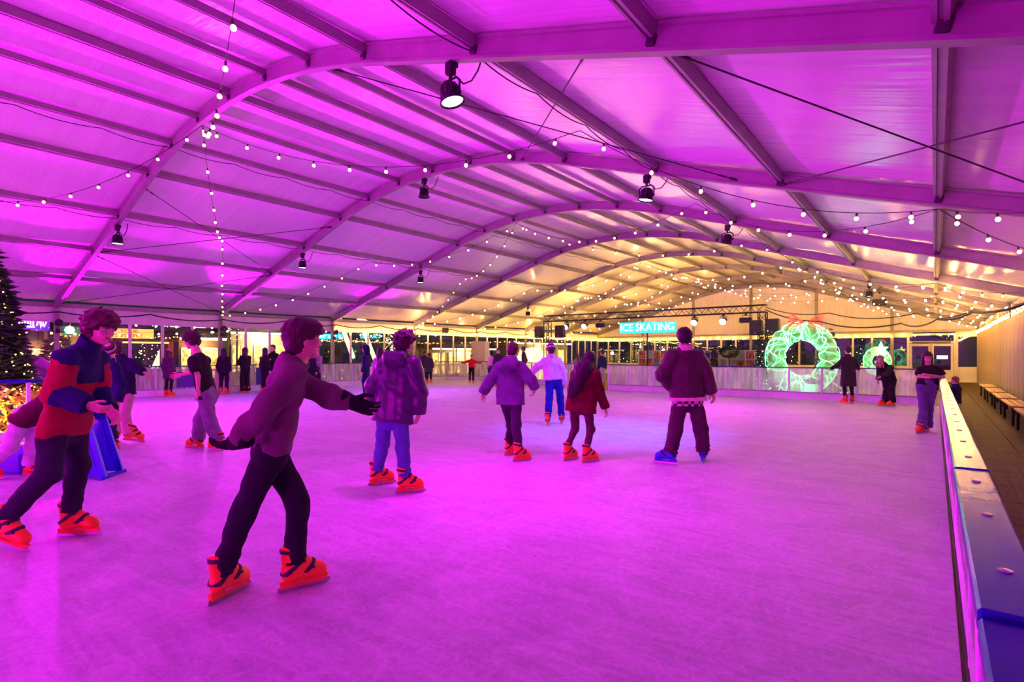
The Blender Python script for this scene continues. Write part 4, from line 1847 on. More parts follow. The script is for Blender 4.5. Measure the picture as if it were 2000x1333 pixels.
# A-shaped end panels, floor runners and hand bar
for yy_, nm in ((0.0, 'end_panel'), (.42, 'end_panel')):
    mb = MB()
    mb.prism([(-.34, .03), (.34, .03), (.27, .26), (.075, .88), (.035, .93), (-.035, .93), (-.075, .88), (-.27, .26)], (0, yy_, 0), (1, 0, 0), (0, 0, 1), (0, 1, 0), .045)
    mb.prism([(-.2, .18), (.2, .18), (.16, .3), (.05, .72), (-.05, .72), (-.16, .3)], (0, yy_ - .008, 0), (1, 0, 0), (0, 0, 1), (0, 1, 0), .008)
    mb.build(nm, M_AID, aid)
for s in (-1, 1):
    mb = MB()
    mb.box((s * .31, .22, .02), (.07, .62, .04), bev=.01)
    mb.build('runner', M_AID, aid)
mb = MB()
mb.tube([(0, -.03, .9), (0, .5, .9)], .022, 8)
mb.build('hand_bar', M_AID, aid)
ag2 = ground(26, 928)
aid2 = empty('skating_aid', (ag2[0], ag2[1], 0), isl_ang, label='low dark blue skating aid under the bending child at the left edge', cat='skating aid')
mb = MB()
mb.prism([(-.42, .03), (.42, .03), (.30, .30), (.05, .36), (-.25, .22)], (0, 0, 0), (1, 0, 0), (0, 0, 1), (0, 1, 0), .3)
mb.build('body', M_AID, aid2)
for yy_ in (0.02, .28):
    mb = MB()
    mb.box((0, yy_, .015), (.86, .04, .03), bev=.008)
    mb.build('runner', M_AID, aid2)
# ------------------------------------------------------------------ figure templates (head frame: +Y face, +Z up)
def head_sdf(P):
    d = ell(P, (0, -.012, .028), (.074, .095, .088))
    d = smin(d, ell(P, (0, .022, -.040), (.058, .066, .072)), .035)
    d = smin(d, ell(P, (0, .066, -.098), (.026, .020, .018)), .03)
    d = smin(d, cone(P, (0, .086, .004), (0, .106, -.030), .008, .0125), .012)
    for s in (-1, 1):
        d = smin(d, ell(P, (s * .010, .097, -.034), (.009, .010, .008)), .008)
        d = smin(d, ell(P, (s * .036, .070, -.028), (.022, .020, .022)), .02)
        d = smin(d, cone(P, (s * .012, .088, .020), (s * .045, .074, .020), .009, .008), .012)
        d = np.maximum(d, -(np.sqrt(((P - A3(s * .031, .104, .001)) ** 2).sum(1)) - .017) * 1.0)
        d = smin(d, ell(P, (s * .031, .079, .001), (.014, .012, .011)), .004)
        d = smin(d, ell(P, (s * .077, -.008, -.014), (.010, .020, .030)), .008)
    d = smin(d, ell(P, (0, .090, -.058), (.022, .009, .006)), .006)
    d = smin(d, ell(P, (0, .089, -.069), (.019, .009, .006)), .006)
    d = smin(d, cone(P, (0, -.022, -.06), (0, -.045, -.21), .052, .058), .03)
    return d


def make_head(h):
    V, Q = surfnet(head_sdf, (-.11, -.13, -.26), (.11, .14, .14), h)
    C = V[Q].mean(1)
    mi = np.zeros(len(Q), int)
    lip = (np.abs(C[:, 0]) < .022) & (C[:, 1] > .082) & (C[:, 2] < -.054) & (C[:, 2] > -.075)
    mi[lip] = 3
    for s in (-1, 1):
        dx, dz = (C[:, 0] - s * .031) / .0125, (C[:, 2] - .001) / .0065
        mi[(dx * dx + dz * dz < 1) & (C[:, 1] > .07)] = 1
        dx, dz = (C[:, 0] - s * .031) / .0062, (C[:, 2] - .001) / .0062
        mi[(dx * dx + dz * dz < 1) & (C[:, 1] > .07)] = 2
        dx, dz = (C[:, 0] - s * .031) / .020, (C[:, 2] - .021) / .0045
        mi[(dx * dx + dz * dz < 1) & (C[:, 1] > .06)] = 2
    return V, Q, mi


def hand_sdf(P):
    q = np.abs(P - A3(0, .045, 0)) - A3(.027, .034, .003)
    d = np.sqrt((np.maximum(q, 0) ** 2).sum(1)) + np.minimum(q.max(1), 0) - .0115
    d = smin(d, cone(P, (0, -.03, 0), (0, .015, 0), .026, .024, ((0, 0, 1), 1.35)), .02)
    for i, (x, L) in enumerate(((-.029, .058), (-.0105, .074), (.0095, .080), (.029, .072))):
        sp = (x / .03) * .10
        a = np.array([x, .082, 0.])
        ang = .30 + .08 * (3 - i)
        for j, fr in enumerate((.42, .32, .26)):
            b = a + L * fr * np.array([math.sin(sp), math.cos(ang) * math.cos(sp), -math.sin(ang)])
            d = smin(d, cone(P, a, b, .0095 - .0008 * j, .0088 - .0008 * j), .004)
            a = b
            ang += .42
    a = np.array([.026, .018, -.004])
    for b, r0, r1 in (((.050, .048, -.014), .0125, .0105), ((.060, .074, -.024), .0105, .0092), ((.058, .094, -.034), .0092, .0082)):
        d = smin(d, cone(P, a, b, r0, r1), .006)
        a = np.array(b)
    return d


HEAD_HI, HEAD_LO = make_head(.0065), make_head(.012)
HAND_HI = surfnet(hand_sdf, (-.06, -.07, -.10), (.09, .19, .03), .0055)
HAND_LO = surfnet(hand_sdf, (-.06, -.07, -.10), (.09, .19, .03), .011)


def hair_sdf(style):
    def f(P):
        x, y, z = P[:, 0], P[:, 1], P[:, 2]
        wv = wob(P, 3.0)
        if style == 'mop':
            d = ell(P, (0, -.006, .052), (.116, .128, .104))
            d = smin(d, ell(P, (0, -.045, -.015), (.100, .082, .090)), .03) + .009 * wob(P, 2.4) + .005 * wob(P, 5)
            d = np.maximum(d, np.minimum(y - .052, .028 - z))
            d = np.maximum(d, np.minimum(y - .012, -.012 - z))
            d = np.maximum(d, -.105 - z)
        elif style == 'fringe':
            d = ell(P, (0, -.006, .046), (.096, .122, .098)) + .004 * wv
            d = smin(d, ell(P, (0, .060, .058), (.076, .060, .048)) + .004 * wv, .03)
            d = smin(d, ell(P, (0, -.050, -.015), (.078, .066, .092)) + .003 * wv, .03)
            d = np.maximum(d, np.minimum(y - .052, .026 - z))
            d = np.maximum(d, np.minimum(y + .004, -.002 - z))
            d = np.maximum(d, -.105 - z)
        elif style == 'afro':
            d = ell(P, (0, -.012, .042), (.100, .114, .100))
            d = smin(d, ell(P, (0, -.045, -.010), (.086, .074, .085)), .03) + .005 * wob(P, 4)
            d = np.maximum(d, np.minimum(y - .050, .050 - z))
            d = np.maximum(d, np.minimum(y - .0, .0 - z))
            d = np.maximum(d, -.095 - z)
        elif style == 'long':
            d = ell(P, (0, -.014, .035), (.094, .112, .098)) + .004 * wv
            d = smin(d, cone(P, (0, -.055, -.02), (0, -.085, -.30), .085, .075, ((0, 1, 0), 1.5)), .03)
            for s in (-1, 1):
                d = smin(d, cone(P, (s * .07, .015, -.02), (s * .085, .03, -.24), .030, .024), .03)
            d = np.maximum(d, np.minimum(np.minimum(y - .045, .055 - z), .068 - np.abs(x)))
        elif style == 'hood':
            d = ell(P, (0, -.02, .03), (.118, .128, .128))
            d = smin(d, cone(P, (0, -.05, -.06), (0, -.05, -.18), .11, .10), .04)
            d = np.maximum(d, np.minimum(np.minimum(y - .03, .075 - z), .078 - np.abs(x)))
        elif style == 'beanie':
            d = ell(P, (0, -.010, .040), (.090, .108, .112)) + .002 * wv
            band = np.maximum(ell(P, (0, -.008, .036), (.100, .118, .130)), np.abs(z - .030 + .25 * y) - .026)
            d = np.minimum(np.maximum(d, .02 - z - .2 * y), band)
        elif style == 'pompom':
            d = np.sqrt(((P - A3(0, -.015, .175)) ** 2).sum(1)) - .038 + .005 * wob(P, 5)
        else:  # short
            d = ell(P, (0, -.012, .036), (.090, .110, .098)) + .005 * wv
            d = smin(d, ell(P, (0, -.048, -.015), (.076, .066, .085)) + .004 * wv, .03)
            d = np.maximum(d, np.minimum(y - .050, .052 - z))
            d = np.maximum(d, np.minimum(y + .010, -.004 - z))
            d = np.maximum(d, -.095 - z)
        return d
    return f


HAIR = {}


def hair_geo(style, lo):
    k = (style, lo)
    if k not in HAIR:
        HAIR[k] = surfnet(hair_sdf(style), (-.15, -.18, -.42 if style == 'long' else -.30), (.15, .16, .23), .013 if lo else .008)
    return HAIR[k]


# skate template: foot along +Y, blade on z = 0
def boot_sdf(P):
    d = cone(P, (0, -.045, .115), (0, -.050, .245), .047, .056, ((1, 0, 0), 1.12))
    d = smin(d, cone(P, (0, -.055, .100), (0, .125, .088), .044, .042), .03)
    d = smin(d, cone(P, (0, -.01, .175), (0, .10, .105), .046, .038), .03)
    d = np.maximum(d, .055 - P[:, 2])
    d = np.maximum(d, P[:, 2] - .262 + .25 * (P[:, 1] + .05))
    return d


def skate_parts(h):
    b = surfnet(boot_sdf, (-.08, -.13, .03), (.08, .19, .32), h)
    def strap(y0, z0, ny, nz):
        def f(P):
            s = np.abs((P[:, 1] - y0) * ny + (P[:, 2] - z0) * nz) - .013
            return np.maximum(np.maximum(boot_sdf(P) - .005, s), .10 - P[:, 2])
        return f
    st = [surfnet(strap(*a), (-.08, -.13, .03), (.08, .19, .32), h) for a in ((.055, .13, .72, -.70), (.0, .175, .6, -.8), (-.04, .235, .15, .99))]
    hold = MB()
    hold.prism([(-.105, .025), (.155, .025), (.175, .058), (.10, .064), (.07, .045), (-.01, .045), (-.04, .064), (-.11, .064)], (-.013, 0, 0), (0, 1, 0), (0, 0, 1), (1, 0, 0), .026)
    blade = MB()
    blade.prism([(-.125, .006), (-.11, 0), (.165, 0), (.19, .012), (.188, .030), (-.12, .030)], (-.0022, 0, 0), (0, 1, 0), (0, 0, 1), (1, 0, 0), .0044)
    bk = MB()
    for (y, z) in ((.065, .128), (.012, .175)):
        bk.box((.046, y, z), (.014, .03, .014), bev=.003)
    return b, st, hold, blade, bk


M_STRAP = mat('dark_strap', (.02, .015, .03), .6, bump=0)
SK = {}
for nm, hh_ in (('hi', .0075), ('lo', .014)):
    b, st, hold, blade, bk = skate_parts(hh_)
    for cn, cm in (('orange', M_ORANGE), ('blue', M_BLUESH)):
        SK[(nm, cn)] = dict(boot=np_mesh('skate', b[0], b[1], [cm]), straps=[np_mesh('strap', s[0], s[1], [M_STRAP]) for s in st],
                            holder=hold.mesh('blade_holder', cm), blade=blade.mesh('blade', M_STEEL), buckle=bk.mesh('buckle', M_STRAP))

SKIN = mat('skin_fair', (.62, .36, .27), .5, var=.08, scale=20, bump=.04)
SKIN2 = mat('skin_tan', (.42, .22, .14), .5, var=.08, scale=20, bump=.04)
EYE_W = mat('eye_white', (.7, .68, .66), .3, var=0, bump=0)
EYE_D = mat('eye_dark', (.03, .015, .01), .3, var=0, bump=0)
LIP = mat('lip', (.45, .14, .13), .5, var=0, bump=0)


def hairmat(c):
    return mat('hair_%.3f_%.3f_%.3f' % c, c, .55, var=.35, scale=30, bump=.5, bscale=60, stretch=(1, 1, .25))


def unit(v):
    v = np.asarray(v, float)
    return v / max(np.linalg.norm(v), 1e-9)


def px_joints(sp):
    """image positions with depths -> joints in metres"""
    S = sp.get('S', 1.0)
    J = {'S': S}
    f = facing(sp['phi'])
    rgt = np.array([f[1], -f[0], 0])
    fl, fr = [ground(*sp['ft' + s][:2]) for s in 'LR']
    d0 = sp.get('d', (depth_of(fl) + depth_of(fr)) / 2)
    pel = at(*sp['pel'][:2], d0 + (sp['pel'][2] if len(sp['pel']) > 2 else 0))
    dsh = d0 + (sp['sh'][2] if len(sp['sh']) > 2 else 0)
    shm = at(*sp['sh'][:2], dsh)
    J['pel'], J['shm'], J['f'], J['rgt'] = pel, shm, f, rgt
    tilt = sp.get('tilt', 0.0)
    sw, hw = sp.get('sw', .175) * S, .095 * S
    for s, sg_ in (('L', -1), ('R', 1)):
        J['sh' + s] = shm + rgt * sg_ * sw * .88 + np.array([0, 0, tilt * sg_ - .042 * S])
        J['hp' + s] = pel + rgt * sg_ * hw
        ft = sp['ft' + s]
        g = ground(*ft[:2])
        ff = facing(ft[2])
        J['ft' + s] = (g, ff, ft[3] if len(ft) > 3 else 0)
        J['an' + s] = g - ff * .03 * S + np.array([0, 0, .24 * S])
        kd = (depth_of(J['hp' + s]) + depth_of(J['an' + s])) / 2
        kn = sp['kn' + s]
        J['kn' + s] = at(kn[0], kn[1], kd + (kn[2] if len(kn) > 2 else 0))
        sd = depth_of(J['sh' + s])
        for jn in ('el', 'wr'):
            q = sp[jn + s]
            J[jn + s] = at(q[0], q[1], sd + (q[2] if len(q) > 2 else 0))
        if 'hd' + s in sp:
            q = sp['hd' + s]
            J['hd' + s] = unit(at(q[0], q[1], sd + (q[2] if len(q) > 2 else 0)) - J['wr' + s])
        else:
            J['hd' + s] = unit(J['wr' + s] - J['el' + s])
    h = sp['head']
    J['head'] = at(h[0], h[1], dsh + (h[2] if len(h) > 2 else 0))
    J['hf'] = facing(sp.get('hphi', sp['phi']))
    J['hpitch'], J['hroll'] = sp.get('hpitch', 0), sp.get('hroll', 0)
    J['base'] = np.array([(fl[0] + fr[0]) / 2, (fl[1] + fr[1]) / 2, 0])
    return J


def stand(px, d, H, phi, arms='down', lean=0.0, step=.0, z0=0.0, bow=0.0):
    """generic standing pose at image column px and depth d, height H"""
    S = H / 1.78
    J = {'S': S}
    f = facing(phi)
    rgt = np.array([f[1], -f[0], 0])
    up = np.array([0, 0, 1.])
    b = at(px, HZ, d)
    b[2] = z0
    J['base'] = b.copy()
    pel = b + up * .98 * S
    tup = unit(up + f * lean)
    shm = pel + tup * .47 * S
    J.update(pel=pel, shm=shm, f=f, rgt=rgt)
    for s, g in (('L', -1), ('R', 1)):
        J['hp' + s] = pel + rgt * g * .095 * S
        J['sh' + s] = shm + rgt * g * .155 * S - up * .04 * S
        ft = b + rgt * g * .11 * S + f * step * g
        J['ft' + s] = (ft, unit(f + rgt * g * .25), 0)
        J['an' + s] = ft + up * .24 * S - f * .02 * S
        J['kn' + s] = (J['hp' + s] + J['an' + s]) / 2 + f * .05 * S
        a = arms if isinstance(arms, str) else arms[0 if s == 'L' else 1]
        sh = J['sh' + s]
        if a == 'down':
            e, w = sh - up * .27 * S + rgt * g * .06 * S - f * .02, sh - up * .50 * S + rgt * g * .07 * S + f * .05 * S
        elif a == 'front':
            e, w = sh - up * .24 * S + rgt * g * .06 * S + f * .08 * S, sh - up * .16 * S + f * .32 * S - rgt * g * .05 * S
        elif a == 'out':
            e, w = sh - up * .10 * S + rgt * g * .25 * S, sh - up * .13 * S + rgt * g * .49 * S
        elif a == 'rest':
            e, w = sh - up * .20 * S + rgt * g * .15 * S + f * .06 * S, sh - up * .30 * S + rgt * g * .26 * S + f * .22 * S
        else:  # pocket
            e, w = sh - up * .25 * S + rgt * g * .12 * S - f * .06 * S, sh - up * .46 * S + rgt * g * .05 * S + f * .06 * S
        J['el' + s], J['wr' + s] = e, w
        J['hd' + s] = unit(w - e)
    J['head'] = shm + tup * .245 * S + f * (.03 + bow) * S - up * bow * .3 * S
    J['hf'], J['hpitch'], J['hroll'] = f, -15 * (bow > 0), 0
    return J


def person(label, J, cfg, lo=False, group=None):
    S = J['S']
    h = cfg.get('h', .024 if lo else .0135)
    base = J['base']
    e = empty('person', base, label=label, cat='person', group=group)
    off = -base
    f, rgt = J['f'].astype(np.float32), J['rgt']
    fl = (f, 1.32)
    up = np.array([0, 0, 1.])
    dn = unit(J['pel'] - J['shm'])
    skin = cfg.get('skin', SKIN)

    def mk(name, func, pts, marg, mats, hh=None, rule=None, parent=None):
        pts = np.array(pts)
        V, Q = surfnet(func, pts.min(0) - marg, pts.max(0) + marg, hh or h)
        if not len(Q):
            return None
        mi = None
        if rule is not None:
            mi = rule(V[Q].mean(1))
        return link(name, np_mesh(name, V + off, Q, mats, mi), parent or e)

    # ---- body: one continuous surface, with hands and head
    allj = [J[k] for k in ('pel', 'shm', 'shL', 'shR', 'elL', 'elR', 'wrL', 'wrR', 'knL', 'knR', 'anL', 'anR', 'head')]

    def body(P):
        d = cone(P, J['shm'] + dn * .10 * S, J['pel'], .105 * S, .112 * S, fl)
        d = smin(smin(d, cone(P, J['shm'], J['shL'], .042 * S, .034 * S), .05 * S), cone(P, J['shm'], J['shR'], .042 * S, .034 * S), .05 * S)
        d = smin(d, cone(P, J['shm'], J['head'] - (J['head'] - J['shm']) * .25, .058 * S, .050 * S), .04 * S)
        for s in 'LR':
            d = smin(d, cone(P, J['sh' + s], J['el' + s], .040 * S, .037 * S), .03 * S)
            d = smin(d, cone(P, J['el' + s], J['wr' + s], .037 * S, .026 * S), .02 * S)
            d = smin(d, cone(P, J['hp' + s], J['kn' + s], .066 * S, .042 * S), .03 * S)
            d = smin(d, cone(P, J['kn' + s], J['an' + s] - up * .1 * S, .042 * S, .032 * S), .02 * S)
        return d
    pts = np.array(allj)
    V, Q = surfnet(body, pts.min(0) - .16, pts.max(0) + .1, max(h, .016) if cfg.get('sleeve', 'long') == 'long' else min(h, .014))
    Vs, Qs, Ms, n = [V], [Q], [np.zeros(len(Q), int)], len(V)
    HV, HQ, HM = HEAD_LO if lo else HEAD_HI
    hs = S * cfg.get('hs', 1.0) * 1.0
    hfw = unit(J['hf'])
    hr = np.array([hfw[1], -hfw[0], 0])
    M = Matrix((Vector(hr), Vector(hfw), Vector((0, 0, 1)))).transposed()
    M = M @ Matrix.Rotation(math.radians(J['hroll']), 3, 'Y') @ Matrix.Rotation(math.radians(J['hpitch']), 3, 'X')
    Mn = np.array(M)
    hp_ = J['head']

    def headx(V_):
        return (V_ * hs) @ Mn.T + hp_
    Vs.append(headx(HV))
    Qs.append(HQ + n)
    Ms.append(HM)
    n += len(HV)
    gloves = cfg.get('gloves')
    for s, g in (('L', -1), ('R', 1)):
        gv, gq = HAND_LO if lo else HAND_HI
        y = unit(J['hd' + s])
        th = cfg.get('thumb' + s)
        th = J['f'] if th is None else th
        x = th - y * np.dot(th, y)
        if np.linalg.norm(x) < .3:
            x = up - y * np.dot(up, y)
        x = unit(x)
        z = np.cross(x, y)
        inward = -rgt * g
        if np.dot(z, -inward) < 0:      # back of the hand faces outwards
            fz = -1
        else:
            fz = 1
        R = np.stack([x, y, z * fz], 1)
        hv = (gv * (S * (1.28 if gloves else 1.0))) @ R.T + J['wr' + s]
        qq = gq if fz > 0 else gq[:, ::-1]
        if gloves:
            gl_ = link('glove', np_mesh('glove', hv + off, qq, [gloves]), e)
            cf = MB()
            cf.tube([J['wr' + s] - y * .07 * S + off, J['wr' + s] - y * .06 * S + off, J['wr' + s] + y * .045 + off], [.058 * S, .060 * S, .044 * S], 14)
            cf.build('cuff', gloves, gl_, True)
        else:
            Vs.append(hv)
            Qs.append(qq + n)
            Ms.append(np.zeros(len(qq), int))
            n += len(hv)
    link('body', np_mesh('body', np.concatenate(Vs) + off, np.concatenate(Qs), [skin, EYE_W, EYE_D, LIP], np.concatenate(Ms)), e)

    # ---- hair and hat
    st = cfg.get('hair', 'short')
    hm = hairmat(cfg.get('hairc', (.05, .025, .015)))
    if st:
        hv, hq = hair_geo(st, lo)
        link('hair' if st not in ('hood',) else 'hood', np_mesh('hair', headx(hv) + off, hq, [cfg['hoodm'] if st == 'hood' else hm]), e)
    if 'tail' in cfg:
        tp, tr_ = cfg['tail']
        def tailf(P):
            d = None
            for i in range(len(tp) - 1):
                c = cone(P, tp[i], tp[i + 1], tr_[i], tr_[i + 1], (f, 1.5))
                d = c if d is None else smin(d, c, .03)
            return d + .006 * wob(P * A3(1, 1, .25), 4)
        mk('hair', tailf, tp, .16, [hm], .012)
    if 'hat' in cfg:
        hv, hq = hair_geo('beanie', lo)
        C = hv[hq].mean(1)
        mi = np.zeros(len(hq), int)
        if len(cfg['hat']) > 1:
            zz_ = C[:, 2] + .25 * C[:, 1]
            mi = (((zz_ * 36).astype(int)) % len(cfg['hat']))
        hat = link('beanie', np_mesh('beanie', headx(hv) + off, hq, cfg['hat'], mi), e)
        if cfg.get('pom'):
            pv, pq = hair_geo('pompom', lo)
            link('pompom', np_mesh('pompom', headx(pv) + off, pq, [cfg['pom']]), hat)

    # ---- trousers
    tw = cfg.get('tw', (.098, .078, .070))
    te = cfg.get('tend', .18) * S
    tm_ = cfg['trouser']

    def trous(P):
        d = cone(P, J['pel'] - dn * .08 * S, J['pel'] + dn * .03 * S, .135 * S, .14 * S, fl)
        for s in 'LR':
            an, kn, hp = J['an' + s], J['kn' + s], J['hp' + s]
            end = an + (unit(an - kn)) * 0 - up * (.24 * S - te)
            ax = unit(end - kn)
            a = cone(P, hp, kn, tw[0] * S, tw[1] * S)
            b = cone(P, kn, end, tw[1] * S, tw[2] * S)
            lz = (P - kn.astype(np.float32)) @ ax.astype(np.float32) / max(1e-6, float(np.linalg.norm(end - kn)))
            b = b + .006 * np.sin(lz * 34 + 5 * np.sin(P[:, 0] * 25)) * np.clip(lz * 1.6 - .6, 0, 1) * cfg.get('bunch', 1.0)
            b = np.maximum(b, (P - end.astype(np.float32)) @ ax.astype(np.float32))
            d = smin(d, smin(a, b, .03), .035)
        return d + .0045 * wob(P, .8) + .002 * wob(P * A3(1, 1, .5), 2.4)
    mk('trousers', trous, [J[k] for k in ('pel', 'hpL', 'hpR', 'knL', 'knR', 'anL', 'anR')], .24, [tm_] if not isinstance(tm_, list) else tm_,
       rule=cfg.get('trule'))
    # ---- jacket or top
    t = cfg.get('thick', .022)
    drop = cfg.get('drop', .06) * S
    hem = J['pel'] + unit(dn * .6 - up * .4) * drop
    hw_ = cfg.get('hemw', .085) * S
    hrad = cfg.get('hemr', .095) * S
    sleeve = cfg.get('sleeve', 'long')

    def torso(P, ex=0.0):
        hx = hem + unit(dn * .7 - up * .3) * .12
        d = cone(P, J['shm'] + dn * .12 * S, hx, (.118 * S + t), (.122 * S + t), fl)
        for s, g in (('L', -1), ('R', 1)):
            d = smin(d, cone(P, J['sh' + s] - rgt * g * .06 * S + dn * .06 * S, hx + rgt * g * hw_, .078 * S + t, hrad + t, fl), .05)
        for s in 'LR':
            d = smin(d, cone(P, J['shm'] - dn * .01 * S, J['sh' + s], .062 * S + t * .5, .052 * S + t * .7), .05 * S)
        if cfg.get('collar', True):
            nd = unit(J['head'] - J['shm'])
            c = cone(P, J['shm'], J['shm'] + nd * .16 * S, .082 * S + t * .4, .068 * S + t * .4)
            c = np.maximum(c, (P - (J['shm'] + nd * cfg.get('colh', .125) * S).astype(np.float32)) @ nd.astype(np.float32))
            d = smin(d, c, .03)
        if cfg.get('hood'):
            hc = J['shm'] - J['f'] * .12 * S + up * .02 * S
            d = smin(d, cone(P, hc - rgt * .07 * S, hc + rgt * .07 * S, .075 * S, .075 * S, (np.array([0, 0, 1.]), .8)), .03)
            hc2 = hc - up * .08 * S
            d = smin(d, cone(P, hc, hc2 + J['f'] * .02, .07 * S, .055 * S), .03)
        d = np.maximum(d, (P - hem.astype(np.float32)) @ unit(dn * .7 - up * .3).astype(np.float32))
        return d

    def top(P):
        d = torso(P)
        for s in 'LR':
            sh, el, wr = J['sh' + s], J['el' + s], J['wr' + s]
            a = cone(P, sh, el, .058 * S + t, .048 * S + t)
            if sleeve == 'short':
                cut = sh + (el - sh) * .72
                ax = unit(el - sh)
                a = cone(P, sh, el, .062 * S + t, .066 * S + t)
                a = np.maximum(a, (P - cut.astype(np.float32)) @ ax.astype(np.float32))
            else:
                ax = unit(wr - el)
                b = cone(P, el, wr, .048 * S + t, .036 * S + t)
                b = np.maximum(b, (P - wr.astype(np.float32)) @ ax.astype(np.float32))
                a = smin(a, b, .02)
            d = smin(d, a, .022)
        return d + cfg.get('wr', .005) * wob(P, .75) + .0028 * wob(P * A3(1, 1, .6), 2.2)
    tops_ = cfg['top'] if isinstance(cfg['top'], list) else [cfg['top']]
    rule = cfg.get('rule')
    jk = mk(cfg.get('topname', 'jacket'), top, [J[k] for k in ('shm', 'pel', 'shL', 'shR', 'elL', 'elR', 'wrL', 'wrR')] + [hem], .26, tops_,
            rule=(lambda C: rule(C, J)) if rule else None)
    # trims: cuff / hem / collar bands
    if 'trim' in cfg:
        def trimf(P):
            d = torso(P) - .012 + .002 * wob(P, 3)
            n_ = unit(dn * .7 - up * .3).astype(np.float32)
            band = np.abs((P - hem.astype(np.float32)) @ n_ + .018) - .026
            r = np.maximum(cone(P, J['shm'], hem + dn * .1, .30, .30), np.maximum(band, torso_open(P) - .016))
            return r
        def torso_open(P):
            d = cone(P, J['shm'] + dn * .10 * S, hem + dn * .1, (.128 * S + t), (.120 * S + t), fl)
            for s, g in (('L', -1), ('R', 1)):
                d = smin(d, cone(P, J['sh' + s] - rgt * g * .06 * S + dn * .04 * S, hem + rgt * g * hw_ + dn * .1, .085 * S + t, hrad + t, fl), .05)
            return d
        mk('hem_trim', trimf, [hem], .32, [cfg['trim']], parent=jk)
        nd = unit(J['head'] - J['shm'])
        def colf(P):
            c = cone(P, J['shm'] + nd * .03 * S, J['shm'] + nd * .13 * S, .115 * S, .088 * S)
            c = np.maximum(c, np.abs((P - (J['shm'] + nd * .075 * S).astype(np.float32)) @ nd.astype(np.float32)) - .042 * S)
            return c + .003 * wob(P, 4)
        mk('collar', colf, [J['shm'] + nd * .07], .2, [cfg['trim']], parent=jk)
        for s in 'LR':
            ax = unit(J['wr' + s] - J['el' + s])
            def cuff(P, s=s, ax=ax):
                c = cone(P, J['wr' + s] - ax * .05, J['wr' + s] + ax * .01, .068 * S, .066 * S)
                return np.maximum(c, np.abs((P - (J['wr' + s] - ax * .012).astype(np.float32)) @ ax.astype(np.float32)) - .028)
            mk('cuff', cuff, [J['wr' + s]], .12, [cfg['trim']], parent=jk)
    # ---- skates or shoes
    if cfg.get('skates', 'orange'):
        kit = SK[('lo' if lo else 'hi', cfg.get('skates', 'orange'))]
        for s in 'LR':
            g, ff, pitch = J['ft' + s]
            yv = Vector(unit(ff))
            xv = Vector((yv.y, -yv.x, 0))
            M4 = Matrix((xv, yv, Vector((0, 0, 1)))).transposed().to_4x4()
            # pitch lifts the heel about the blade's toe
            T = Matrix.Translation(Vector(g + off)) @ M4
            if pitch:
                piv = Matrix.Translation((0, .15, 0))
                T = T @ piv @ Matrix.Rotation(math.radians(-pitch), 4, 'X') @ piv.inverted()
            T = T @ Matrix.Scale(S * 1.06, 4)
            b = link('skate', kit['boot'], e, T)
            link('blade_holder', kit['holder'], b)
            link('blade', kit['blade'], b)
            for st_ in kit['straps']:
                link('strap', st_, b)
            if not lo:
                link('buckle', kit['buckle'], b)
    else:
        for s in 'LR':
            g, ff, pitch = J['ft' + s]
            def shoe(P, g=g, ff=ff):
                d = cone(P, g - ff * .06 + up * .045, g + ff * .13 + up * .035, .045, .04)
                return np.maximum(d, g[2] - P[:, 2])
            mk('shoe', shoe, [g, g + ff * .1], .14, [cfg.get('shoe', M_STRAP)], .014)
    return e
# ------------------------------------------------------------------ the skaters
C_BLACK = cloth('black_cloth', (.012, .011, .014))
C_NAVY = cloth('navy_cloth', (.010, .016, .075))
C_CHAR = cloth('charcoal_cloth', (.035, .033, .042))
C_DENIM = cloth('blue_denim', (.085, .115, .36))
C_GREYT = cloth('grey_track_cloth', (.20, .17, .24))
C_BEIGE = cloth('beige_cloth', (.50, .36, .33))
C_PINKW = cloth('pale_trouser_cloth', (.72, .62, .74))

# near skater, suede jacket
J = px_joints(dict(phi=58, S=1.0, ftR=(441, 1168, 18), ftL=(584, 1150, 52), pel=(528, 876), sh=(566, 722, -.02), head=(592, 664, .02), hphi=52, hpitch=2,
                   knR=(472, 1008, -.04), knL=(583, 985, .0), elR=(512, 802, -.15), wrR=(464, 862, -.10), hdR=(400, 885, -.06),
                   elL=(645, 776, -.06), wrL=(684, 785, -.02), hdL=(716, 797, .02), sw=.17))
person('young skater in brown suede jacket and black gloves gliding in the near foreground', J,
       dict(top=cloth('suede_brown', (.13, .085, .10)), trouser=cloth('near_black_trousers', (.010, .010, .018)), hair='fringe', hairc=(.035, .010, .009), gloves=cloth('black_glove', (.008, .008, .010)),
            drop=-.02, thick=.026, tw=(.095, .072, .062), tend=.17, h=.0105, wr=.009, colh=.085))

# red fleece skater
RED = cloth('red_fleece', (.30, .012, .030))
NAVYF = cloth('navy_fleece', (.008, .010, .075))


def seg_d(C, a, b, n=9):
    return np.min([np.linalg.norm(C - (a + (b - a) * t), axis=1) for t in np.linspace(0, 1, n)], 0)


def red_rule(C, J):
    """navy yoke over chest and shoulders, red sleeves down to the elbow, navy forearms"""
    m = np.zeros(len(C), int)
    dn = unit(J['pel'] - J['shm'])
    s = (C - J['shm']) @ dn
    fw = (C - J['shm']) @ J['f']
    m[(s < .035) | ((s < .20) & (fw > .03))] = 1
    for k in 'LR':
        up_ = seg_d(C, J['sh' + k] + (J['el' + k] - J['sh' + k]) * .30, J['el' + k])
        fo = seg_d(C, J['el' + k] + (J['wr' + k] - J['el' + k]) * .12, J['wr' + k])
        tor = np.abs((C - J['shm']) @ J['rgt']) < .13
        m[(up_ < .105) & ~tor] = 0
        m[(fo < .098) & (fo < up_)] = 1
    return m


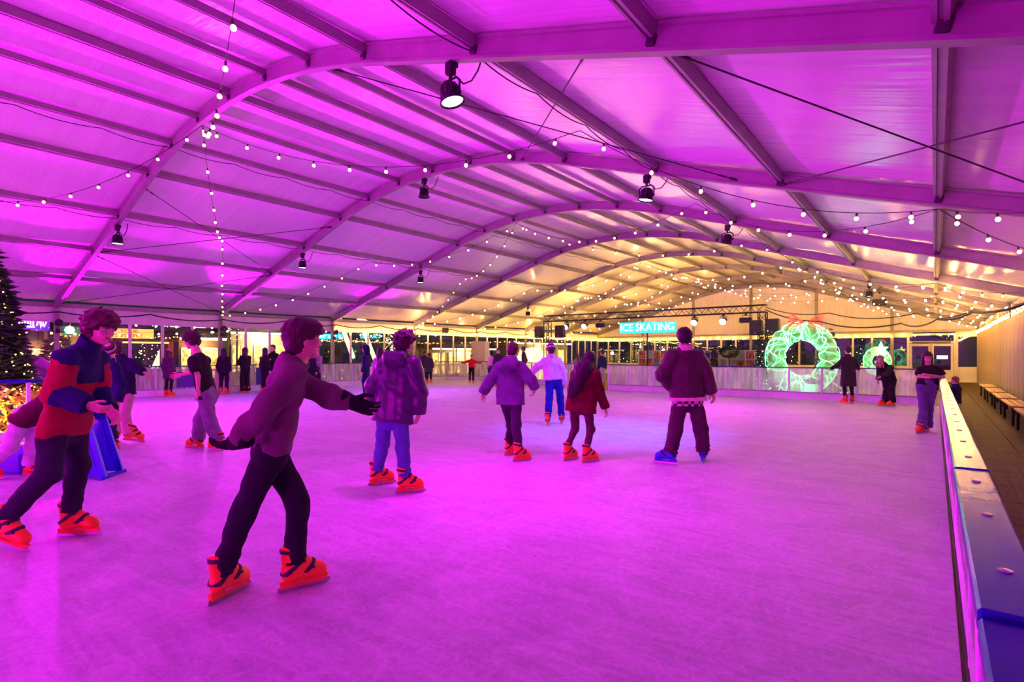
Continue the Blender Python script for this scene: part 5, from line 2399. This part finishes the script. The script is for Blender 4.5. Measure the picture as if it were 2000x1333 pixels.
J = px_joints(dict(phi=88, S=1.02, ftR=(2, 1078, 88, 20), ftL=(146, 1047, 80), d=4.32, pel=(124, 838), sh=(160, 694, .0), head=(196, 641, .0), hphi=100, hpitch=-16,
                   knR=(95, 925, -.05), knL=(152, 912, .02), elR=(108, 770, -.06), wrR=(172, 792, -.04), hdR=(214, 806, .0),
                   elL=(192, 765, .02), wrL=(212, 800, -.06), hdL=(225, 816, -.05), sw=.175))
person('skater in red fleece jacket with navy yoke striding at the left', J,
       dict(top=[RED, NAVYF], rule=red_rule, trouser=cloth('dark_jeans', (.018, .016, .035)), hair='mop', hairc=(.06, .012, .014), drop=.04, thick=.035, hemw=.10,
            tw=(.102, .080, .066), tend=.19, h=.0105, wr=.008, colh=.15))

# curly boy in the dark purple jacket
J = px_joints(dict(phi=14, S=.98, ftL=(741, 947, 62), ftR=(796, 963, 72), pel=(766, 812), sh=(780, 704), head=(791, 670, .02), hphi=38, hpitch=-8,
                   knL=(747, 868), knR=(786, 872), elL=(728, 756, .02), wrL=(731, 796, .06), elR=(820, 764, .0), wrR=(818, 810, .03), hdR=(813, 826, .04), sw=.185))
person('curly-haired boy in purple padded jacket and blue jeans seen from behind', J,
       dict(top=mat('purple_jacket_shell', (.045, .026, .075), .34, var=.1, scale=8, bump=.08, bscale=14), trouser=C_DENIM, hair='mop', hairc=(.035, .012, .022), hood=True,
            drop=.07, thick=.042, hemw=.10, hemr=.11, tw=(.092, .078, .066), tend=.17, bunch=1.8, h=.0110, wr=.006))

# purple hoodie boy
J = px_joints(dict(phi=10, S=.93, ftL=(998, 889, 60), ftR=(1016, 901, 62), pel=(997, 782), sh=(997, 713), head=(1002, 686, .02), hphi=28, hpitch=-14,
                   knL=(999, 828), knR=(1008, 830), elL=(955, 746, .02), wrL=(943, 769, .05), hdL=(942, 782, .05), elR=(1037, 742, .0), wrR=(1046, 760, .03), hdR=(1041, 774, .05), sw=.175))
person('boy in plain purple hoodie and charcoal trousers with arms held out low', J,
       dict(top=cloth('violet_hoodie', (.13, .09, .20)), trouser=C_CHAR, hair='short', hairc=(.045, .018, .014), hood=True, drop=.07, thick=.038, hemw=.09,
            tw=(.088, .074, .064), tend=.20, h=.0115))

# white jumper and beanie
HAT1 = [cloth('hat_maroon', (.22, .04, .10)), cloth('hat_pale', (.6, .5, .6)), cloth('hat_plum', (.12, .03, .12))]
J = px_joints(dict(phi=0, S=.98, ftL=(1070, 831, 10), ftR=(1097, 828, 14), pel=(1081, 744), sh=(1077, 703), head=(1076, 683), hphi=-6,
                   knL=(1073, 776), knR=(1094, 776), elL=(1050, 717, .02), wrL=(1036, 730, .1), elR=(1099, 727, .0), wrR=(1102, 750, .03), sw=.165))
person('skater in white jumper, royal blue trousers and bobble hat seen from behind', J,
       dict(top=cloth('white_jumper', (.72, .72, .82)), trouser=cloth('royal_blue', (.008, .014, .28)), hair='short', hairc=(.03, .015, .015), hat=HAT1, pom=cloth('hat_plum', (.12, .03, .12)),
            drop=-.02, thick=.035, tw=(.09, .08, .072), tend=.18, h=.016, topname='jumper'))

# girl in maroon coat
J = px_joints(dict(phi=12, S=.90, ftL=(1112, 899, 50), ftR=(1150, 903, 62), pel=(1134, 790), sh=(1144, 727), head=(1152, 704, .05), hphi=30, hpitch=-20, hroll=6,
                   knL=(1123, 838, .06), knR=(1154, 838, .06), elL=(1118, 765, .0), wrL=(1114, 796, .05), elR=(1170, 763, .02), wrR=(1182, 798, .06), hdR=(1187, 812, .08), sw=.16))
hd = J['head']
tail = ([hd + np.array([0, 0, .02]), at(1140, 722, depth_of(hd) - .10), at(1125, 752, depth_of(hd) - .15), at(1116, 772, depth_of(hd) - .14)], [.10, .115, .10, .05])
person('girl with very long dark hair in maroon coat and dark tights', J,
       dict(top=cloth('maroon_coat', (.11, .008, .014)), trouser=cloth('dark_tights', (.075, .018, .035), .6), hair='long', hairc=(.018, .005, .010), tail=tail, drop=.12, thick=.03, hemw=.11, hemr=.12,
            tw=(.085, .062, .046), tend=.24, bunch=.2, h=.0115, topname='coat'))

# man in brown jacket with cream trim
J = px_joints(dict(phi=2, S=1.02, ftL=(1305, 906, -62), ftR=(1374, 902, 28), pel=(1343, 782), sh=(1339, 691), head=(1336, 660, .02), hphi=4, hpitch=-4,
                   knL=(1318, 845), knR=(1369, 840), elL=(1293, 733, -.03), wrL=(1312, 757, .06), elR=(1379, 730, .0), wrR=(1391, 768, .02), hdR=(1395, 784, .04), sw=.195))
PLAID = mat('plaid_shirt', (.10, .08, .10), .85, bump=0)
_nt = PLAID.node_tree
_ck = _nt.nodes.new('ShaderNodeTexChecker')
_ck.inputs['Scale'].default_value = 16
_ck.inputs['Color1'].default_value = (.03, .02, .03, 1)
_ck.inputs['Color2'].default_value = (.6, .5, .5, 1)
_tc = _nt.nodes.new('ShaderNodeTexCoord')
_nt.links.new(_tc.outputs['Object'], _ck.inputs['Vector'])
_nt.links.new(_ck.outputs['Color'], _nt.nodes['Principled BSDF'].inputs['Base Color'])
_pz = J['pel'][2]
person('man in dark brown jacket with cream fleece trim and blue skates', J,
       dict(top=mat('brown_leather', (.050, .018, .024), .5, var=.2, scale=8, bump=.2), trouser=[cloth('brown_black_cargo', (.060, .035, .042)), PLAID], trule=lambda C: (C[:, 2] > _pz - .075).astype(int), hair='afro', hairc=(.012, .007, .010), skin=SKIN2, skates='blue',
            trim=cloth('cream_fleece', (.72, .50, .46)), drop=.0, thick=.045, hemw=.095, tw=(.105, .095, .088), tend=.15, bunch=1.6, h=.0115))

# boy in black T-shirt
J = px_joints(dict(phi=-88, S=1.0, ftR=(384, 876, -85), ftL=(424, 880, -70), pel=(407, 772), sh=(389, 700), head=(374, 666), hphi=-92, hpitch=-14,
                   knR=(390, 822), knL=(410, 824), elL=(386, 735, -.05), wrL=(388, 768, -.05), hdL=(383, 790, -.03), elR=(372, 728, .08), wrR=(352, 733, .10), hdR=(336, 737, .10), sw=.165))
person('curly-haired boy in black T-shirt and loose grey trousers facing left', J,
       dict(top=C_BLACK, sleeve='short', trouser=C_GREYT, hair='mop', hairc=(.035, .009, .012), drop=.06, thick=.022, hemw=.09, tw=(.105, .098, .098), tend=.14, h=.0135,
            topname='tshirt', collar=False))

# girl leaning on the right rail
J = px_joints(dict(phi=-150, S=.92, ftL=(1810, 843, -125), ftR=(1799, 846, -118), pel=(1810, 757), sh=(1815, 719, .05), head=(1811, 699, .0), hphi=-158, hpitch=-18,
                   knL=(1814, 795), knR=(1804, 796), elL=(1842, 738, -.06), wrL=(1813, 733, -.24), hdL=(1800, 729, -.26), elR=(1796, 736, -.06), wrR=(1818, 738, -.22), hdR=(1830, 738, -.20), sw=.165))
person('girl in black T-shirt and flared jeans leaning on the rail at the right', J,
       dict(top=C_BLACK, sleeve='short', trouser=cloth('washed_jeans', (.11, .095, .20)), hair='long', hairc=(.02, .010, .012), drop=.03, thick=.015, tw=(.092, .08, .098), tend=.09, bunch=.4,
            h=.014, topname='tshirt', collar=False))

# beanie kid and navy jacket skater behind the red fleece
HAT2 = [cloth('hat_black', (.012, .01, .015)), cloth('hat_maroon2', (.16, .02, .06)), cloth('hat_pale2', (.6, .45, .6))]
J = px_joints(dict(phi=-165, S=.98, ftL=(217, 880, -150), ftR=(196, 884, -170), pel=(206, 790), sh=(208, 715), head=(213, 686, -.05), hphi=-205, hpitch=-32,
                   knL=(215, 832), knR=(197, 834), elL=(234, 752, .0), wrL=(230, 786, -.05), elR=(184, 750, .0), wrR=(186, 790, -.05)))
person('skater in striped bobble hat and navy coat half hidden behind the red fleece', J,
       dict(top=C_NAVY, trouser=cloth('navy_jeans', (.015, .02, .10)), hair='short', hat=HAT2, pom=HAT2[1], drop=.12, thick=.04, hemw=.1, h=.016, topname='coat'))
J = px_joints(dict(phi=-20, S=.98, ftL=(228, 862, -30), ftR=(256, 866, 40, 14), pel=(238, 768), sh=(238, 707), head=(228, 682), hphi=-40,
                   knL=(228, 812), knR=(243, 812), elL=(214, 735), wrL=(214, 762, .05), elR=(262, 719, -.05), wrR=(281, 728, -.05), hdR=(291, 732, -.05), sw=.16))
person('skater in navy jacket and beige trousers stretching one arm out', J,
       dict(top=cloth('navy_jacket2', (.010, .012, .05)), trouser=C_BEIGE, hair='short', drop=.02, thick=.034, tw=(.095, .085, .085), tend=.14, h=.016))

# bending child pushing the aid
J = px_joints(dict(phi=86, S=.86, d=6.45, ftL=(62, 930, 85), ftR=(-22, 937, 80), pel=(55, 808), sh=(128, 762), head=(158, 748), hphi=90, hpitch=-20,
                   knL=(66, 868), knR=(20, 872), elL=(150, 800, .0), wrL=(172, 816, .0), elR=(128, 806, -.05), wrR=(165, 820, -.03)))
person('child in dark maroon coat and pale trousers bent over behind the red fleece', J,
       dict(top=cloth('dark_maroon_coat', (.085, .01, .03)), trouser=C_PINKW, hair='short', drop=.09, thick=.035, hemw=.11, hemr=.12, tw=(.105, .092, .088), tend=.16, h=.016, topname='coat'))

# man leaning over the island barrier
J = px_joints(dict(phi=-95, S=1.0, d=11.9, ftL=(128, 824, -95), ftR=(118, 822, -95), pel=(122, 735), sh=(68, 706), head=(46, 690), hphi=-95, hpitch=-35,
                   knL=(126, 775), knR=(118, 775), elL=(62, 728, -.05), wrL=(42, 724, -.05), elR=(60, 730, .1), wrR=(38, 728, .1)))
person('man in grey-violet jacket leaning over the tree barrier at the left', J,
       dict(top=cloth('greyviolet_jacket', (.13, .08, .14)), trouser=C_CHAR, hair='short', hairc=(.05, .02, .012), drop=.02, thick=.035, h=.018))

# ------------------------------------------------------------------ distant figures
def far(label, px, d, H, phi, arms, cfg, group='people around the rink', z0=0.0, **kw):
    J = stand(px, d, H, phi, arms, z0=z0, **kw)
    c = dict(h=.022 if d < 21 else .026)
    c.update(cfg)
    return person(label, J, c, lo=True, group=group)


far('person in long charcoal coat with arms spread along the back barrier', 1657, 15.85, 1.66, 4, 'rest',
    dict(top=cloth('long_charcoal_coat', (.030, .026, .028)), trouser=C_BLACK, hair='afro', hairc=(.012, .01, .012), drop=.42, hemw=.10, hemr=.13, tw=(.085, .06, .05), tend=.24, topname='coat', h=.018))
J = px_joints(dict(phi=-125, S=.93, ftL=(1742, 794, -100), ftR=(1726, 793, -95), pel=(1737, 742), sh=(1728, 716, -.1), head=(1719, 703, -.05), hphi=-140, hpitch=-15,
                   knL=(1741, 764), knR=(1732, 764), elL=(1731, 732, -.1), wrL=(1720, 737, -.15), elR=(1718, 728, -.1), wrR=(1715, 742, -.12)))
person('fair-haired person in black stooping at the back barrier', J,
       dict(top=C_BLACK, trouser=C_BLACK, hair='long', hairc=(.30, .17, .10), drop=.05, thick=.03, h=.018, tw=(.10, .09, .09), tend=.12), lo=True, group='people around the rink')
# child behind the right rail
J = stand(1867, 11.2, 1.12, -30, 'front', z0=FLOOR_Z + .024)
person('small child in navy top and pink leggings behind the blue rail', J,
       dict(top=C_NAVY, trouser=cloth('pink_leggings', (.65, .40, .45)), hair='short', hairc=(.25, .12, .06), drop=.05, thick=.03, h=.014, skates=None), lo=True)

far('woman in tan beanie and long grey coat by the left barrier', 329, 18.4, 1.62, 10, 'down',
    dict(top=cloth('grey_long_coat', (.06, .05, .065)), trouser=C_BLACK, hair='long', hairc=(.04, .02, .02), hat=[cloth('hat_tan', (.45, .25, .14))], drop=.28, hemr=.12, topname='coat', tw=(.085, .06, .055)))
far('long-haired woman all in black by the left barrier, left of the cream gate', 437, 19.6, 1.64, -8, 'down',
    dict(top=C_BLACK, trouser=C_BLACK, hair='long', hairc=(.012, .008, .010), drop=.16, hemr=.12, topname='coat'))
far('woman in black resting an arm on the cream gate', 479, 20.2, 1.68, -60, 'front',
    dict(top=C_BLACK, trouser=C_BLACK, hair='long', hairc=(.03, .014, .01), drop=.05, skates='orange', tend=.08, tw=(.09, .09, .1)))
far('dark-haired woman in black just left of the suede-jacket skater', 517, 19.6, 1.66, 30, 'down',
    dict(top=C_BLACK, trouser=C_BLACK, hair='long', hairc=(.012, .008, .010), drop=.14, topname='coat'))
far('man in black with face showing above the dark-haired woman', 534, 20.8, 1.78, -170, 'front',
    dict(top=C_BLACK, trouser=C_BLACK, hair='short', hairc=(.02, .012, .01), drop=.05))
far('person in black standing just right of the suede-jacket skater', 606, 19.2, 1.62, 10, 'down',
    dict(top=C_BLACK, trouser=C_BLACK, hair='long', hairc=(.02, .012, .01), drop=.1))
far('woman in dusky pink coat and pale skirt at the left barrier', 621, 21.0, 1.66, -150, 'front',
    dict(top=cloth('dusky_pink_coat', (.34, .18, .24)), trouser=C_BLACK, hair='short', hairc=(.06, .02, .02), drop=.22, hemr=.12, topname='coat'))
far('skater in hooded navy coat facing left beside the purple jacket boy', 715, 17.6, 1.72, -85, 'down',
    dict(top=C_NAVY, trouser=C_NAVY, hair='hood', hoodm=C_NAVY, drop=.10, topname='coat', h=.018))
far('dark-haired skater in white-striped violet coat peeking past the purple jacket', 742, 15.0, 1.62, 25, 'down',
    dict(top=cloth('violet_coat', (.42, .26, .48)), trouser=C_CHAR, hair='long', hairc=(.02, .01, .012), drop=.08))
far('person in dark coat far left of the pair near the glazed corner', 828, 26.6, 1.60, 20, 'down',
    dict(top=cloth('aubergine_coat', (.06, .02, .05)), trouser=C_CHAR, hair='short', drop=.1))
far('person in long dark grey coat, right one of the pair near the glazed corner', 838, 26.2, 1.48, -20, 'down',
    dict(top=cloth('dark_grey_long', (.045, .045, .06)), trouser=C_BLACK, hair='short', drop=.28, hemr=.12, topname='coat'))
far('small skater in red jumper with both arms stretched wide', 921, 26.6, 1.40, 178, 'out',
    dict(top=cloth('bright_red_jumper', (.62, .02, .02)), trouser=C_BLACK, hair='short', hairc=(.30, .14, .06), drop=.0, topname='jumper'))
far('dark-haired skater in pale pink coat left of the purple hoodie', 957, 24.5, 1.60, 60, 'front',
    dict(top=cloth('pale_pink_coat', (.68, .42, .50)), trouser=C_CHAR, hair='long', hairc=(.02, .01, .012), drop=.06), lean=.12)
far('curly dark-haired skater facing the viewer behind the purple hoodie', 974, 24.0, 1.68, 172, 'down',
    dict(top=C_CHAR, trouser=C_CHAR, hair='afro', hairc=(.02, .012, .012), drop=.06))
far('man in dark olive coat right of the purple hoodie', 1023, 25.2, 1.76, -75, 'pocket',
    dict(top=cloth('olive_coat', (.05, .045, .035)), trouser=C_CHAR, hair='short', hairc=(.12, .06, .03), drop=.16, topname='coat'))
far('person in lilac coat behind the barrier left of the maroon coat girl', 1127, 24.8, 1.62, -40, 'front',
    dict(top=cloth('lilac_coat', (.36, .24, .38)), trouser=C_CHAR, hair='long', hairc=(.06, .03, .02), drop=.1, skates=None), z0=FLOOR_Z)
far('person in red hat behind the maroon coat girl', 1150, 25.6, 1.68, 170, 'down',
    dict(top=C_CHAR, trouser=C_CHAR, hair='short', hat=[cloth('hat_red', (.5, .06, .07))], drop=.06, skates=None), z0=FLOOR_Z)
far('skater in navy jacket and pale jeans right of the maroon coat girl', 1175, 22.6, 1.60, -35, 'down',
    dict(top=C_NAVY, trouser=cloth('pale_jeans', (.42, .42, .55)), hair='short', hairc=(.08, .04, .02), drop=.02, lean=.1), lean=-.08)
far('dark-haired visitor outside the glass behind the red fleece skater', 104, 21.5, 1.66, -160, 'down',
    dict(top=C_BLACK, trouser=C_BLACK, hair='afro', hairc=(.02, .012, .01), skates=None), z0=FLOOR_Z - .12, group='people outside the glass')

# ------------------------------------------------------------------ fairground outside the left windows
def outside(px, py, X):
    """point on the vertical plane X seen at the image position"""
    q = (px - CX) / FPX
    rt = (q * CT - ST) / (CT + q * ST)
    Y = X / rt
    d = depth_of((X, Y))
    return np.array([X, Y, CAMZ - (py - HZ) * d / FPX])


GZ = FLOOR_Z - .12
M_WOODST = mat('stall_timber', (.16, .075, .035), .7, var=.3, scale=6, stretch=(.5, 4, 4))


def sign_board(p, w, h, lines, label, board, letter, name='lit_sign', post=True, th=.05):
    e = empty(name, (p[0], p[1], GZ), label=label, cat='sign')
    z = p[2] - GZ
    mb = MB()
    mb.box((0, 0, z), (th, w, h), bev=.01)
    mb.build('board', board, e)
    n = len(lines)
    for i, tx in enumerate(lines):
        tm = text_mesh(tx, h / n * .92, letter, .01)
        ww = max(v.co.x for v in tm.vertices) - min(v.co.x for v in tm.vertices)
        sx = min(1.3, w * .9 / ww)
        M_ = Matrix.Translation((th / 2 + .015, 0, z + h * (.5 - (i + .5) / n))) @ Matrix.Rotation(math.pi / 2, 4, 'Z') @ Matrix.Rotation(math.pi / 2, 4, 'X') @ Matrix.Scale(sx, 4, (1, 0, 0))
        link('lettering', tm, e, M_)
    if post:
        for s in (-w * .4, w * .4):
            mb = MB()
            mb.box((-.06, s, (z - h / 2) / 2), (.08, .08, z - h / 2))
            mb.build('post', M_WOODST, e)
    return e


XS = -27.0
pa, pb = outside(170, 640, XS), outside(300, 662, XS)
sign_board((XS, (pa[1] + pb[1]) / 2, (pa[2] + pb[2]) / 2), abs(pb[1] - pa[1]), abs(pa[2] - pb[2]) * 1.0, ['BUY YOUR', 'TOKENS HERE'],
           'yellow and orange token sign outside the left windows', emissive('sign_yellow', (1.0, .50, .10), 1.4, (.9, .5, .1)), emissive('sign_orange', (1.0, .03, .0), .45, (.8, .04, .01)))
# purple neon lettering on the roof of a stall
pa, pb = outside(38, 624, -28.4), outside(94, 638, -28.4)
e = empty('neon_sign', (-28.4, (pa[1] + pb[1]) / 2, GZ), label='purple neon script sign outside beside the tree', cat='sign')
w, z = abs(pb[1] - pa[1]), (pa[2] + pb[2]) / 2 - GZ
mb = MB()
mb.box((-.08, 0, z), (.06, w * 1.15, .62), bev=.02)
mb.build('board', mat('deep_violet_board', (.05, .01, .16), .5, emit=(.25, .02, .8), estr=.8, bump=0), e)
mb = MB()
for i in range(6):
    yy_ = -w * .5 + i * w * .095
    mb.tube([(0, yy_, z - .17), (0, yy_, z + .12 + .05 * (i % 2)), (0, yy_ + w * .04, z + .17)], .028, 5)
    mb.tube([(0, yy_, z - .17), (0, yy_ + w * .06, z - .17)], .026, 5)
mb.tube([(0, w * .1, z - .1), (0, w * .18, z + .2), (0, w * .24, z - .2), (0, w * .3, z + .2), (0, w * .36, z - .15), (0, w * .5, z + .24)], .03, 5)
mb.tube([(0, w * .1, z + .16), (0, w * .34, z - .12)], .03, 5)
mb.build('neon_tube', emissive('neon_purple', (.55, .22, 1.0), 7), e)
for s in (-w * .45, w * .45):
    mb = MB()
    mb.box((-.12, s, (z - .3) / 2), (.1, .1, z - .3))
    mb.build('post', M_WOODST, e)
# teal sign board behind the suede skater
pa, pb = outside(625, 652, -34), outside(668, 664, -34)
e = empty('lit_sign', (-34, (pa[1] + pb[1]) / 2, GZ), label='small turquoise lit sign outside behind the suede-jacket skater', cat='sign')
w, z, h = abs(pb[1] - pa[1]), (pa[2] + pb[2]) / 2 - GZ, abs(pa[2] - pb[2])
mb = MB()
mb.box((0, 0, z), (.1, w, h), bev=.02)
mb.build('board', emissive('sign_teal', (.0, .75, .85), 1.8, (.02, .4, .45)), e)
mb = MB()
for i in range(4):
    yy_ = -w * .36 + i * w * .24
    mb.box((.06, yy_, z), (.02, w * .05, h * .6))
    mb.box((.06, yy_ + w * .06, z + h * .2 * (-1) ** i), (.02, w * .1, h * .14))
mb.build('lettering', emissive('sign_teal_light', (.6, 1, 1), 3), e)
mb = MB()
mb.box((-.05, 0, (z - h / 2) / 2), (.12, .12, z - h / 2))
mb.build('post', M_BLACK, e)


def kiosk(px0, px1, X, ztop, label, wall, roof, trim_s=3.0, wins=3, stripe=True, zroof=.4, win_e=1.1, wcol=(1.0, .52, .10)):
    a, b = outside(px0, 680, X), outside(px1, 680, X)
    y0, y1 = min(a[1], b[1]), max(a[1], b[1])
    W = y1 - y0
    e = empty('market_kiosk', (X, (y0 + y1) / 2, GZ), label=label, cat='kiosk', group='kiosks outside the left windows')
    H = ztop - GZ
    mb = MB()
    mb.box((-1.25, 0, H / 2), (2.4, W, H))
    mb.build('wall', wall, e)
    mb = MB()
    mb.prism([(.35, H), (-2.7, H), (-2.6, H + zroof), (-1.2, H + zroof * 1.6), (.25, H + zroof)], (0, -W / 2 - .15, 0), (1, 0, 0), (0, 0, 1), (0, 1, 0), W + .3)
    mb.build('roof', roof, e)
    if trim_s:
        mb = MB()
        mb.box((.36, 0, H + .04), (.05, W + .2, .1))
        mb.build('light_strip', emissive('kiosk_strip_%g' % trim_s, (1, .86, .6), trim_s * 2.2), e)
    ww = W / wins
    for i in range(wins):
        c = -W / 2 + (i + .5) * ww
        f_ = MB()
        for (dy, dz, sy, sz) in ((0, .75, ww * .8, .06), (0, -.75, ww * .8, .06), (-ww * .38, 0, .06, 1.5), (ww * .38, 0, .06, 1.5), (0, 0, .04, 1.5)):
            f_.box((-.03, c + dy, H * .52 + dz), (.05, sy, sz))
        fo = f_.build('window', M_FRAME, e)
        g = MB()
        g.box((-.045, c, H * .52), (.015, ww * .74, 1.46))
        g.build('pane', lit_window('kiosk_window_%g_%g' % (win_e, wcol[1]), wcol, win_e * 2.2), fo)
    mb = MB()
    mb.box((.15, 0, .95), (.4, W * .95, .06), bev=.01)
    mb.build('counter', M_WOODST, e)
    ld = bpy.data.lights.new('kiosk_fill', 'POINT')  # added fill light that brightens the kiosk front
    ld.energy = 240 if trim_s else 60
    ld.color = (1.0, .68, .32)
    ld.shadow_soft_size = .15
    lo = bpy.data.objects.new('kiosk_fill', ld)
    COL.objects.link(lo)
    lo.parent = e
    lo.location = (.6, 0, H - .25)
    return e


kiosk(448, 572, -30, 2.55, 'cream lit kiosk with amber windows outside the middle left windows', mat('cream_wall', (.62, .55, .38), .6), mat('kiosk_roof', (.10, .09, .06), .7), 5.0, 3)
kiosk(350, 432, -28.5, 2.15, 'dark-roofed food stall outside, behind the black T-shirt boy', M_WOODST, mat('black_awning', (.012, .012, .014), .8), 2.0, 2, win_e=.9)
kiosk(128, 190, -28, 2.2, 'green-canopied stall outside behind the red fleece skater', M_WOODST, mat('green_awning', (.01, .09, .05), .8), 0, 2, win_e=1.1)
kiosk(30, 90, -29, 2.0, 'dark-roofed stall outside under the purple neon', M_WOODST, mat('dark_awning', (.03, .012, .02), .8), 0, 2, win_e=.8, wcol=(1, .4, .25))
kiosk(840, 960, -27, 1.75, 'amber-windowed cabin outside the far left windows', mat('ochre_wall', (.55, .36, .10), .6), mat('cabin_roof', (.08, .04, .03), .8), 2.0, 4, win_e=1.0)
kiosk(1000, 1110, -28, 2.3, 'glowing yellow cabin outside the last left windows', mat('yellow_wall', (.7, .5, .14), .6), mat('cabin_roof2', (.12, .06, .03), .8), 4.0, 4, win_e=1.6)

# lamp strings and posts added outside to brighten the left windows
for i, (x_, z_, y0_, y1_) in enumerate(((-24.0, 2.55, 0.5, 11.0), (-24.4, 2.5, 11.0, 22.0), (-26.0, 3.0, 3.0, 15.0), (-26.2, 2.9, 15.0, 27.0))):
    string_light('string_light', (x_, y0_, z_), (x_, y1_, z_), .3, 16, '%s added lamp string outside the left windows' % ('near left', 'near right', 'far left', 'far right')[i],
                 'added lamp strings outside the left windows', mesh=BULB_GARL)
    for s_ in (y0_, y1_):
        mb = MB()
        mb.tube([(0, 0, 0), (0, 0, z_ - GZ)], .04, 6)
        o = tag(mb.build('added_lamp_post', M_BLACK), 'slim black post of the %s added outside lamp string, %s end' % (('near left', 'near right', 'far left', 'far right')[i], 'left' if s_ == y0_ else 'right'),
                'post', 'posts of the added outside lamp strings')
        o.location = (x_, s_ + (.06 if s_ == y1_ else -.06), GZ)

# green globe lamp
p = outside(136, 650, -27.5)
e = empty('street_lamp', (p[0], p[1], GZ), label='green globe street lamp outside behind the red fleece skater', cat='lamp')
mb = MB()
mb.tube([(0, 0, 0), (0, 0, p[2] - GZ)], .05, 8)
mb.build('pole', M_BLACK, e)
mb = MB()
mb.lathe([(0, -.17), (.12, -.12), (.17, 0), (.12, .12), (0, .17)], 12, (0, 0, p[2] - GZ + .1))
mb.build('lamp_globe', emissive('green_globe2', (.25, 1, .62), 9), e, True)

# ferris wheel seen through the glass: lit legs and rim
def ferris(pts, X, label, r=.16, es=1.6):
    P = [outside(x, y, X) for (x, y) in pts[0]]
    e = empty('ride_frame', (P[0][0], P[0][1], GZ), label=label, cat='fairground ride')
    o_ = np.array([P[0][0], P[0][1], GZ])
    m = emissive('ride_beam_%g' % es, (1.0, .84, .55), es, (.9, .9, .85))
    for leg in pts:
        Q = [outside(x, y, X) - o_ for (x, y) in leg]
        mb = MB()
        for i in range(len(Q) - 1):
            mb.bar(Q[i], Q[i + 1], .22, .26)
        mb.build('beam', m, e)
    return e


ferris([[(655, 600), (690, 700)], [(700, 620), (745, 735)], [(745, 632), (775, 700)], [(700, 622), (760, 650)]], -36, 'white lit ride beams crossing outside, left of the purple jacket boy')
ferris([[(284, 760), (345, 625)], [(325, 712), (352, 640)], [(268, 618), (332, 630)], [(380, 640), (434, 652)], [(378, 632), (436, 642)]], -33, 'white lit helter-skelter beams outside behind the black T-shirt boy', es=1.4)


def lit_tree(px, X, h, r, label, n, col, leaf, seed):
    p = outside(px, 700, X)
    return tree((p[0], p[1], GZ), h, r, label, n, leaf, seed, 700, .35, col, 22, .03, .12, 'lit trees outside the left windows')


lit_tree(110, -26.5, 2.6, .65, 'gold-lit tree outside between tree island and red fleece', 220, (1, .55, .12), (.05, .05, .015), 31)
lit_tree(180, -25.3, 2.0, .8, 'orange-lit shrub outside below the token sign', 140, (1, .35, .06), (.05, .05, .015), 32)
lit_tree(585, -38, 4.2, 1.2, 'dark tree outside with a few lights behind the suede-jacket skater', 60, (1, .7, .3), (.015, .04, .015), 33)
lit_tree(648, -31, 2.6, .9, 'dark round tree outside under the turquoise sign', 30, (1, .7, .3), (.015, .04, .015), 34)
lit_tree(770, -32, 4.2, 1.6, 'broad dark tree outside behind the purple jacket boy', 70, (1, .6, .2), (.02, .04, .015), 35)
lit_tree(806, -38, 4.0, 1.3, 'bushy dark tree outside left of the far cabin', 60, (1, .6, .2), (.02, .04, .015), 36)
lit_tree(318, -40, 5.0, 2.0, 'tall pale-lit tree outside behind the ride beams', 160, (1, .8, .4), (.03, .06, .02), 37)
# orange arch garland of the token booth
p0_ = outside(285, 705, -25.0)
e = empty('token_booth', (p0_[0], p0_[1], GZ), label='orange timber token booth outside under the yellow sign', cat='kiosk')
mb = MB()
mb.box((-.8, 0, .55), (1.5, 2.0, 1.1), bev=.02)
mb.build('counter', mat('orange_timber', (.5, .12, .02), .6, var=.3), e)
for s in (-.9, .9):
    mb = MB()
    mb.box((0, s, 1.15), (.16, .16, 2.3))
    mb.build('post', mat('orange_timber', (.5, .12, .02), .6), e)
mb = MB()
mb.box((-.8, 0, 2.3), (1.9, 2.3, .1))
mb.build('roof', M_WOODST, e)
mb = MB()
mb.box((-.02, 0, 2.2), (.05, 1.7, .06))
mb.build('light_strip', emissive('booth_strip', (1, .3, .05), 5), e)

# trees and lamps beyond the end wall
for i, (px, y, h) in enumerate(((1180, 46, 4.2), (1240, 50, 5.0), (1330, 47, 4.0), (1450, 48, 4.6), (1530, 45, 4.0), (1690, 47, 4.4))):
    q = (px - CX) / FPX
    rt = (q * CT - ST) / (CT + q * ST)
    tree((rt * y, y, GZ), h, 1.9, '%s dark tree beyond the end wall counting from the left' % ORD[i].replace('nearest', 'first'), 40, (.02, .06, .02), 50 + i, 600, .4, (1, .8, .45), 25, .03, .1,
         'trees beyond the end wall')
